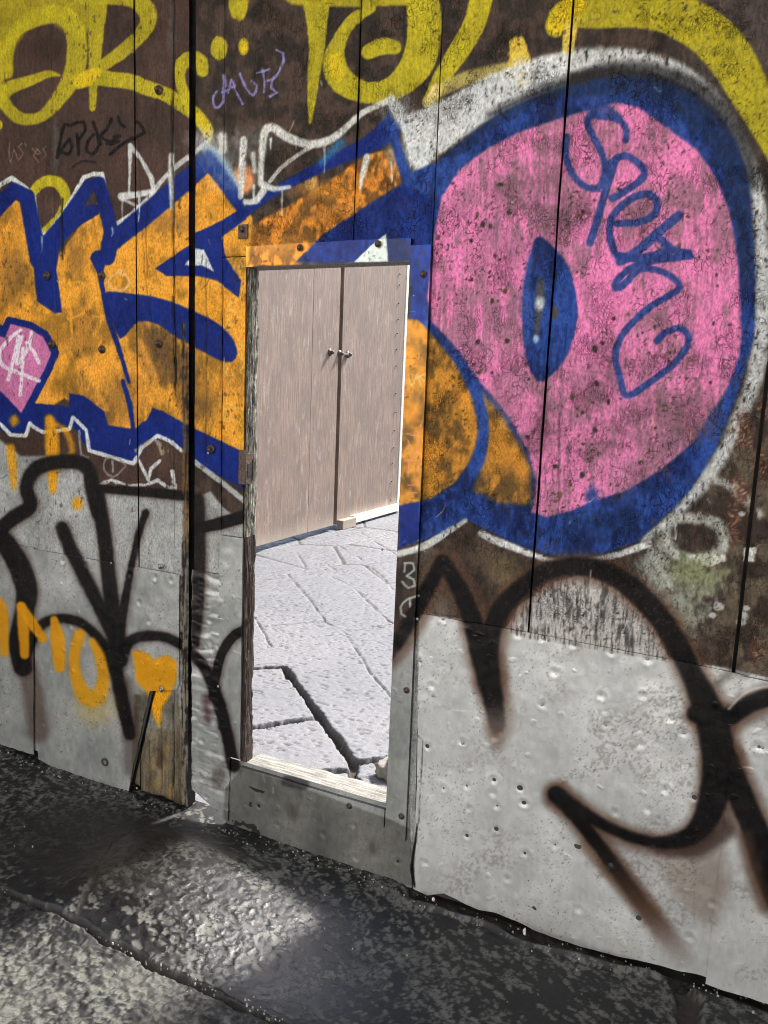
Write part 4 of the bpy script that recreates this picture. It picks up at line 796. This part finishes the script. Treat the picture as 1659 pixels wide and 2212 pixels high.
studs(left, 'bolt', ME_BOLT, [(344, 195), (222, 596), (103, 596), (344, 742), (222, 755), (114, 743), (-60, 740)], -.002)
studs(left, 'bolt', ME_STEELN, [(351, 1222), (353, 1487), (4, 1560)], -.010)
studs(left, 'nail', ME_NAIL, [(140, 1192), (190, 1203), (245, 1215), (300, 1228), (330, 1236), (356, 1241), (380, 1248), (60, 1180), (387, 1300), (386, 1420), (300, 1700), (250, 1690)], -.010)
X, Z = G(232, 1643)
def torus_mesh(R_, r_, material):
    n, k = 24, 10; V = []; Fq = []
    for i in range(n):
        for j in range(k):
            a_, b_ = 2*math.pi*i/n, 2*math.pi*j/k; V.append(((R_+r_*math.cos(b_))*math.cos(a_), r_*math.sin(b_), (R_+r_*math.cos(b_))*math.sin(a_)))
    for i in range(n):
        for j in range(k): Fq.append((i*k+j, i*k+(j+1) % k, (i+1) % n*k+(j+1) % k, (i+1) % n*k+j))
    return mesh_from('ring', np.array(V), Fq, material)
link('pull_ring', torus_mesh(.013, .0032, M_RUST), left, (X, -.014, Z))
for Q_ in (.25, 1.3, 2.3, 3.2): link('back_rail', boxes_mesh('back_rail', [(GX0+.02, GAPX-.012, .05, .11, z_, z_+.14) for z_ in (Q_,)], M_RAW), left)

right = thing('gate_leaf', 'right leaf of the wooden gate, with pink dome graffiti and the open wicket', 'gate leaf', (0, 0, 0), 'leaves of the graffiti gate')
OL, OR_, OB, OT = -1.4555, -.9065, .2335, 1.8695      # wicket opening
y_s = .0
xa = GAPX+.011
def board(x0, x1, zb, zt, i, y=0.):
    plate('board', right, wav(x0+.0012, .0014, 8, 200+i), wav(x1-.0012, .0014, 8, 220+i), zb if callable(zb) else wav(zb, .002, 15, 240+i), zt, y, .045, M_BOARD, 'board')
S2, S3, S4 = G(777, 60)[0], -.509, .012
XL1 = G(478, 800)[0]
board(xa, XL1, wav(.115, .008, 14, 31), GTOP, 0)
board(XL1, OL-.010, .30, OT+.03, 1, .001)
board(XL1, S2, OT+.032, GTOP, 2, -.001)
board(S2, OR_+.055, OT+.032, GTOP, 3, .0015)
board(OR_+.057, S3, .05, GTOP, 4, -.0005)
board(OR_+.012, OR_+.057, .05, OT+.03, 5, .0005)
board(S3+.003, S4-.003, .05, GTOP, 6, .001)
board(S4+.003, GX1-.01, .05, GTOP, 7, -.002)
# metal: crinkled cover of the meeting stile, panel under the wicket, the big sheets
plate('metal_sheet', right, GAPX+.012, seg(gx((500, 1236), (500, 1500), (500, 1640), (498, 1700), (494, 1790)), .002, 20, 41), seg(gz((411, 1700), (430, 1712), (455, 1735), (480, 1758), (492, 1770)), .008, 30, 42), wav(G(440, 1233)[1], .002, 10, 43), -.0065, .003, M_SHEET, 'crinkle')
plate('metal_sheet', right, G(489, 1750)[0], seg(gx((886, 1780), (890, 1910), (884, 1600)), .002, 10, 46), seg(gz((489, 1790), (540, 1812), (640, 1846), (760, 1876), (840, 1904), (892, 1917)), .004, 24, 47), OB+.012, -.0045, .003, M_SHEET, 'sheet')
top_r = seg(gz((900, 1320), (1175, 1371), (1448, 1422), (1650, 1465), (2300, 1600)), .003, 6, 48)
plate('metal_sheet', right, seg(gx((908, 1320), (904, 1560), (903, 1700), (897, 1790), (889, 1860), (895, 1915)), .0015, 30, 49), G(1573, 1800)[0]+.0, seg(gz((890, 1914), (925, 1932), (960, 1928), (1040, 1962), (1100, 1978), (1150, 2004), (1260, 2042), (1330, 2060), (1450, 2088), (1530, 2108), (1659, 2146)), .004, 22, 50), top_r, -.009, .003, M_SHEET, 'sheet')
plate('metal_sheet', right, G(1573, 1800)[0]-.012, GX1-.015, wav(.012, .006, 14, 52), lambda s: top_r(s)-.0015, -.0135, .003, M_SHEET, 'sheet')
# strips that frame the wicket
M_STRIP = M_SHEET
plate('frame_strip', right, OL-.0035, OR_-.001, OT-.004, seg(gz((540, 534), (640, 528), (760, 521), (890, 516)), .001, 6, 55), -.012, .012, M_STRIP, 'strip')
plate('frame_strip', right, lambda s: np.full_like(s, OR_+.0), seg(gx((936, 530), (916, 1000), (902, 1300), (881, 1782)), 0), OB-.085, OT+.036, -.015, .014, M_STRIP, 'strip')
plate('frame_strip', right, G(491, 800)[0], OL-.006, 1.02, OT+.004, -.0075, .008, M_BOARD, 'strip')
plate('frame_strip', right, G(475, 1400)[0]+.002, OL-.004, OB+.02, 1.018, -.0095, .008, M_STRIP, 'strip')
plate('frame_strip', right, OL+.002, OR_-.004, OB-.062, OB-.002, -.0165, .016, M_STRIP, 'strip')
# timber reveal of the wicket
def rough_bar(name, parent, x0, x1, y0, y1, z0, z1, material, amp, n=(10, 10, 260), seed=1, taper=None):
    "bar with a splintered, worn surface"
    def axis(a0, a1, k): return np.linspace(a0, a1, k)
    V = []; Fq = []
    per = []
    nx, ny, nz = n
    for x in axis(x0, x1, nx)[:-1]: per.append((x, y0))
    for y in axis(y0, y1, ny)[:-1]: per.append((x1, y))
    for x in axis(x1, x0, nx)[:-1]: per.append((x, y1))
    for y in axis(y1, y0, ny)[:-1]: per.append((x0, y))
    per = np.array(per); k = len(per); zz = axis(z0, z1, nz)
    cx_, cy_ = (x0+x1)/2, (y0+y1)/2
    ang = np.arange(k)
    A, Zg = np.meshgrid(ang, zz)
    PX = np.tile(per[:, 0], (nz, 1)); PY = np.tile(per[:, 1], (nz, 1))
    nrm = np.hypot((PX-cx_)/(x1-x0), (PY-cy_)/(y1-y0))
    d = amp*((fbm(A*.9, Zg*22, 4, seed)-.5)*1.4-.8*sm(fbm(A*.45, Zg*7, 3, seed+4), .58, .7))
    PX = PX+(PX-cx_)/(abs(x1-x0)/2)*d; PY = PY+(PY-cy_)/(abs(y1-y0)/2)*d
    V = np.stack([PX, PY, Zg], -1).reshape(-1, 3); idx = np.arange(nz*k).reshape(nz, k); nxt = np.roll(idx, -1, 1)
    Fq = np.stack([idx[:-1], nxt[:-1], nxt[1:], idx[1:]], -1).reshape(-1, 4)
    return link(name, mesh_from(name, V, Fq, material, smooth=True), parent)
rough_bar('jamb', right, OL-.012, OL+.003, .002, .050, OB-.02, 1.02, M_JAMB, .007, (10, 22, 220), 5)
rough_bar('jamb', right, OL-.012, OL+.003, .002, .048, 1.021, OT-.002, M_FLAKE, .007, (10, 22, 220), 9)
rough_bar('jamb', right, OR_+.004, OR_+.05, .014, .105, OB-.02, OT+.002, M_RAW, .002, (8, 14, 200), 6)
link('lintel', boxes_mesh('lintel', [(OL-.04, OR_+.05, .014, .105, OT+.004, OT+.12)], M_RAW, .003), right)
def sill():
    nx, ny = 160, 40; X, Y = np.meshgrid(np.linspace(OL+.001, OR_+.03, nx), np.linspace(-.010, .112, ny))
    Z = OB+.0025*(fbm(X*6, Y*120, 3, 66)-.5)-.006*sm(Y, .07, .112)*fbm(X*14, Y*4, 3, 67)*2-.006*sm(-Y, -.004, .010)
    V = np.stack([X, Y, Z], -1).reshape(-1, 3); idx = np.arange(nx*ny).reshape(ny, nx)
    Fq = np.stack([idx[:-1, :-1], idx[:-1, 1:], idx[1:, 1:], idx[1:, :-1]], -1).reshape(-1, 4)
    ring = np.concatenate([idx[0, :], idx[1:, -1], idx[-1, -2::-1], idx[-2:0:-1, 0]]); Vb = V[ring].copy(); Vb[:, 2] = OB-.028; b0 = len(V); k = len(ring); j = np.arange(k); j2 = (j+1) % k
    Fs = np.stack([ring[j], b0+j, b0+j2, ring[j2]], -1)
    link('sill', mesh_from('sill', np.concatenate([V, Vb]), np.concatenate([Fq, Fs]), M_SILL), right)
sill()
for Q_ in [(GAPX+.02, OL-.05, .05, .11, 1.3, 1.44), (OR_+.055, GX1-.02, .05, .11, 1.3, 1.44), (GAPX+.02, GX1-.02, .05, .11, 2.3, 2.44), (GAPX+.02, GX1-.02, .05, .11, 3.2, 3.34), (OR_+.055, GX1-.02, .05, .11, .25, .39), (OL-.02, OR_+.05, .05, .11, .04, OB-.16)]: link('back_rail', boxes_mesh('back_rail', [Q_], M_RAW), right)
link('light_stop_strip', boxes_mesh('light_stop_strip', [(GAPX-.06, GAPX+.06, .112, .13, .30, GTOP)], M_DARK), right)  # near-black strip added so the leaf gap reads as deep shade
for Q_ in (S2, S3, S4): link('light_stop_strip', boxes_mesh('light_stop_strip', [(Q_-.03, Q_+.03, .0465, .0495, (OT+.13 if Q_ < -.8 else .06), GTOP)], M_DARK), right)  # added behind the seams to stop daylight leaking through
for Q_ in sx[1:-1]: link('light_stop_strip', boxes_mesh('light_stop_strip', [(Q_-.03, Q_+.03, .0465, .0495, .06, GTOP)], M_DARK), left)  # the same added light stops for the left leaf
link('bottom_rail', boxes_mesh('bottom_rail', [(OR_-.02, GX1-.02, .045, .115, -.05, .12)], M_DARK), right); link('bottom_rail', boxes_mesh('bottom_rail', [(GX0+.02, GAPX-.08, .045, .115, -.01, .12)], M_DARK), left); link('bottom_rail', boxes_mesh('bottom_rail', [(OL+.03, OR_-.025, .03, .10, .0, .04)], M_DARK), right)  # dark rails added behind the gate foot to block daylight under it
# strike plate and keep on the left jamb
Xk = OL+.004
za, zb_ = G(540, 972)[1], G(536, 1046)[1]
link('strike_plate', boxes_mesh('strike_plate', [(Xk-.022, Xk+.003, -.017, -.013, zb_, za), (Xk+.001, Xk+.004, -.013, .022, zb_, za-.012), (Xk-.004, Xk+.008, .022, .027, zb_+.01, za-.03)], M_RUST, .0008), right)
link('strike_hole_shade', boxes_mesh('strike_hole_shade', [(Xk+.003, Xk+.0055, -.004, .014, zb_+.025, za-.045)], M_DARK), right)  # dark block stands in for the shade inside the hole
studs(right, 'screw', ME_SCREW, [(654, 537), (822, 529), (919, 594), (883, 1487), (872, 1758), (760, 1736)], -.0165)
studs(right, 'bolt', ME_BOLT, [(457, 970), (527, 497)], -.003)
studs(right, 'nail', ME_NAIL, [(477, 1330), (476, 1480), (520, 1230), (490, 1700), (830, 1185), (455, 978), (905, 1335), (960, 1335), (1135, 1367), (1175, 1375), (1241, 1388), (1400, 1420), (1322, 1406), (1173, 1519), (1310, 1562), (1478, 1579), (1002, 1602), (938, 1500), (911, 1425), (898, 640), (903, 820), (483, 620), (893, 1080), (1070, 355), (1110, 440), (1240, 340), (1647, 1610), (905, 1525)], -.0125)
# bolt plate with washer by the top left corner of the wicket
X, Z = G(527, 500)
link('bolt_plate', boxes_mesh('bolt_plate', [(X-.018, X+.018, -.007, -.001, Z-.022, Z+.02)], M_RUST, .003), right)

# ------------------------------------------------------------------ courtyard doors
DX = -4.03
def door_mat():
    m_, t, p = mat('old_brown_door_paint'); P = pos(t)
    n = noise(t, mapping(t, P, (1, 14, 1.2)), 3, 6, .7); n2 = noise(t, mapping(t, P, (1, 60, 3)), 1, 5, .7); n3 = noise(t, P, 60, 5, .7)
    c = mix(t, ramp(t, n, .3, .7), (.150, .098, .070), (.265, .196, .152))
    c = mix(t, ramp(t, n2, .5, .75, 0, .6), c, (.31, .245, .205))
    c = mix(t, ramp(t, n3, .62, .70, 0, .8), c, (.42, .37, .32))
    big = noise(t, mapping(t, P, (1, 1, .7)), 3.2, 5, .65); c = mix(t, ramp(t, big, .42, .62, 0, .55), c, (.15, .115, .095)); c = mix(t, ramp(t, noise(t, mapping(t, P, (1, 3, 1)), 2.1, 6, .75), .56, .68, 0, .5), c, (.38, .31, .26))
    sep = N(t, 'ShaderNodeSeparateXYZ'); t.links.new(P, sep.inputs[0])
    n4 = noise(t, mapping(t, P, (1, 9, 2.2)), 2.2, 4, .6); c = mix(t, ramp(t, n4, .58, .74, 0, .6), c, (.36, .34, .27)); c = mix(t, ramp(t, noise(t, mapping(t, P, (1, 26, 5)), 1, 5, .75), .60, .70, 0, .55), c, (.085, .058, .047))
    dirt = math_(t, 'MULTIPLY', ramp(t, math_(t, 'ADD', sep.outputs[2], math_(t, 'MULTIPLY', n3, .25)), .12, .38, 1, 0), .75)
    c = mix(t, dirt, c, (.38, .32, .25))
    t.links.new(c, p.inputs['Base Color']); p.inputs['Roughness'].default_value = .75
    t.links.new(bump(t, math_(t, 'ADD', math_(t, 'MULTIPLY', n2, .35), math_(t, 'MULTIPLY', n3, .6)), .004, .7), p.inputs['Normal']); return m_
M_DOOR = door_mat()
M_CREAM = simple('cream_painted_timber', (.60, .56, .46), (.80, .77, .68), 12, (.6, .8))
Yl, Ym, Yr = GW(470, 900, DX)[0], GW(733, 850, DX)[0], GW(866, 900, DX)[0]
dd = thing('double_door', 'faded brown plank double door across the sunny courtyard, seen through the wicket', 'double door', (0, 0, 0))
DH = 3.0
def leaf(y0, y1, seams, xf):
    lf = None
    ys = [y0]+seams+[y1]
    V = []; Fq = []
    import bmesh
    bm = bmesh.new()
    for i, (a_, b_) in enumerate(zip(ys[:-1], ys[1:])):
        r = bmesh.ops.create_cube(bm, size=1)
        off = random.uniform(-.003, .003)
        for v in r['verts']: v.co = Vector((xf-.03+off+v.co.x*.06, (a_+b_)/2+v.co.y*(b_-a_-.0015), .06+DH/2+v.co.z*DH))
    bmesh.ops.bevel(bm, geom=bm.edges[:], offset=.0012, segments=1, affect='EDGES')
    r = bmesh.ops.create_cube(bm, size=1)
    for v in r['verts']: v.co = Vector((xf-.07+v.co.x*.04, (y0+y1)/2+v.co.y*(y1-y0-.01), .06+DH/2+v.co.z*DH))
    me = bpy.data.meshes.new('door_leaf'); bm.to_mesh(me); bm.free(); me.materials.append(M_DOOR)
    return link('door_leaf', me, dd)
s1 = [GW(p_, 900, DX)[0] for p_ in (619, 671)]; s2 = [GW(p_, 900, DX)[0] for p_ in (815,)]
LA = leaf(Yl-1.2, Ym-.045, [Yl-.8, Yl-.4, Yl]+s1, DX); LB = leaf(Ym+.045, Yr, s2, DX-.012)
link('stop_board', boxes_mesh('stop_board', [(DX-.14, DX-.09, Ym-.12, Ym+.12, .05, DH)], M_DARK), dd)
def knob_mesh():
    m0 = bolt_mesh(.020, .05, M_RUST); return m0
KN = knob_mesh()
for k, (p_, par) in enumerate((((712, 761), LA), ((733, 764), LA), ((751, 766), LB))):
    y_, z_ = GW(*p_, DX); link('knob', KN, par, (DX+.0, y_, z_), (0, 0, math.radians(90)))
y_, z_ = GW(742, 765, DX)
link('latch_bar', boxes_mesh('latch_bar', [(DX+.02, DX+.032, GW(733, 764, DX)[0], GW(751, 766, DX)[0], z_-.010, z_+.010)], M_STEEL, .003), LB)
link('bottom_rail', boxes_mesh('bottom_rail', [(DX-.02, DX+.045, Ym+.36, Yr+.02, .03, .115)], M_CREAM, .006), dd)
link('bottom_block', boxes_mesh('bottom_block', [(DX-.01, DX+.07, Ym+.05, Ym+.36, .0, .105)], M_DOOR, .008), dd)
link('door_frame', boxes_mesh('door_frame', [(DX-.12, DX-.012, Yr+.03, Yr+.42, 0, DH+.1)], M_CREAM, .006), dd)
NL = bolt_mesh(.006, .012, M_RUST)
for p_ in ((865, 592), (864, 615), (862, 655), (861, 690), (859, 720), (858, 755), (857, 790), (856, 850), (855, 890), (853, 930), (851, 967), (849, 1000), (847, 1040), (845, 1080)):
    y_, z_ = GW(*p_, DX); link('nail', NL, dd, (DX-.008, min(y_, Yr-.03), z_), (0, 0, math.radians(90)))
yw = thing('courtyard_wall', 'plastered courtyard wall around the brown double door', 'wall', (0, 0, 0))
link('wall', boxes_mesh('wall', [(-4.5, DX-.02, .5, Yl-1.25, 0, 3.3), (-4.5, DX-.02, Yr+.44, 16, 0, 3.3), (-4.5, DX-.02, Yl-1.25, Yr+.44, DH+.12, 3.3)], M_PLASTER), yw)
bw = thing('courtyard_building', 'plastered building closing the far side of the courtyard', 'building', (0, 0, 0))
link('wall', boxes_mesh('wall', [(DX, 16, 16, 16.6, 0, 6)], M_PLASTER), bw)
link('door', boxes_mesh('door', [(-1, .4, 15.9, 16.0, 0, 2.5)], M_DOOR), bw)
for x in (-2.6, 2.0, 4.6): link('window', boxes_mesh('window', [(x, x+1, 15.93, 16.0, 2.8, 4.3)], M_DARK), bw)

# ------------------------------------------------------------------ small loose things
def lump(name, loc, size, material, seed, label, cat):
    import bmesh
    bm = bmesh.new(); bmesh.ops.create_icosphere(bm, subdivisions=4, radius=1)
    from mathutils import noise as mn
    for v in bm.verts:
        n = mn.noise(v.co*1.3+Vector((seed, 0, 0)))*.5+abs(mn.noise(v.co*4+Vector((0, seed, 0))))*.28
        v.co = v.co*(1+n); v.co = Vector((v.co.x*size[0], v.co.y*size[1], max(v.co.z, -.6)*size[2]))
    me = bpy.data.meshes.new(name); bm.to_mesh(me); bm.free(); me.materials.append(material)
    for p_ in me.polygons: p_.use_smooth = True
    ob = link(name, me, None, loc, (0, 0, seed)); ob['label'] = label; ob['category'] = cat; return ob
x, y = GR(1133, 2022); lump('litter', (x, y-.004, .016), (.004, .004, .012), M_PAPER, 2.2, 'small crumpled white scrap standing against the foot of the silver sheet', 'litter')
x, y = GR(936, 1948); lump('litter', (x, y+.0, .008), (.005, .004, .005), M_PAPER, 5.2, 'tiny pale scrap under the torn bottom corner of the silver sheet', 'litter')
x, y = GR(842, 1672); lump('loose_stone', (x+.02, y, .03), (.07, .05, .045), M_STONE, 1.2, 'broken stone lying just past the right end of the wicket sill', 'stone')

def debris():
    "grit, splinters and leaf scraps gathered along the foot of the gate and in the paving joint"
    rnd = random.Random(9); V = []; Fq = []
    J = gl_((0, 1921), (170, 2004), (300, 2070), (470, 2147), (615, 2210))
    for k in range(420):
        if k < 260:
            x = rnd.uniform(-2.9, .5); y = -abs(rnd.gauss(0, .035))-.012
            if x > -.8: y = np.interp(x, [p[0] for p in LIP], [p[1] for p in LIP])+rnd.uniform(-.03, .03)
        elif k < 340:
            i = rnd.randrange(len(J)-1); t_ = rnd.random(); x = J[i][0]+(J[i+1][0]-J[i][0])*t_+rnd.gauss(0, .012); y = J[i][1]+(J[i+1][1]-J[i][1])*t_+rnd.gauss(0, .012)
        else: x = rnd.uniform(-2.6, .4); y = rnd.uniform(-1., -.05)
        r = rnd.uniform(.0018, .0048); h = r*rnd.uniform(.3, .8); a_ = rnd.uniform(0, 3.1); e_ = rnd.uniform(.4, 1.)
        b0 = len(V); zc = .002+rnd.uniform(0, .003)
        for dz, sc_ in ((-h, .8), (h, .6)):
            for q in range(4):
                th = a_+q*math.pi/2+rnd.uniform(-.3, .3); V.append((x+math.cos(th)*r*sc_, y+math.sin(th)*r*e_*sc_, zc+dz))
        Fq += [(b0+3, b0+2, b0+1, b0), (b0+4, b0+5, b0+6, b0+7)]+[(b0+q, b0+(q+1) % 4, b0+4+(q+1) % 4, b0+4+q) for q in range(4)]
    ob = link('grit', mesh_from('grit', np.array(V), Fq, simple('grit', (.10, .09, .07), (.40, .38, .32), 40), smooth=False)); ob['kind'] = 'stuff'; ob['label'] = 'pale grit and splinters scattered along the foot of the gate'
debris()
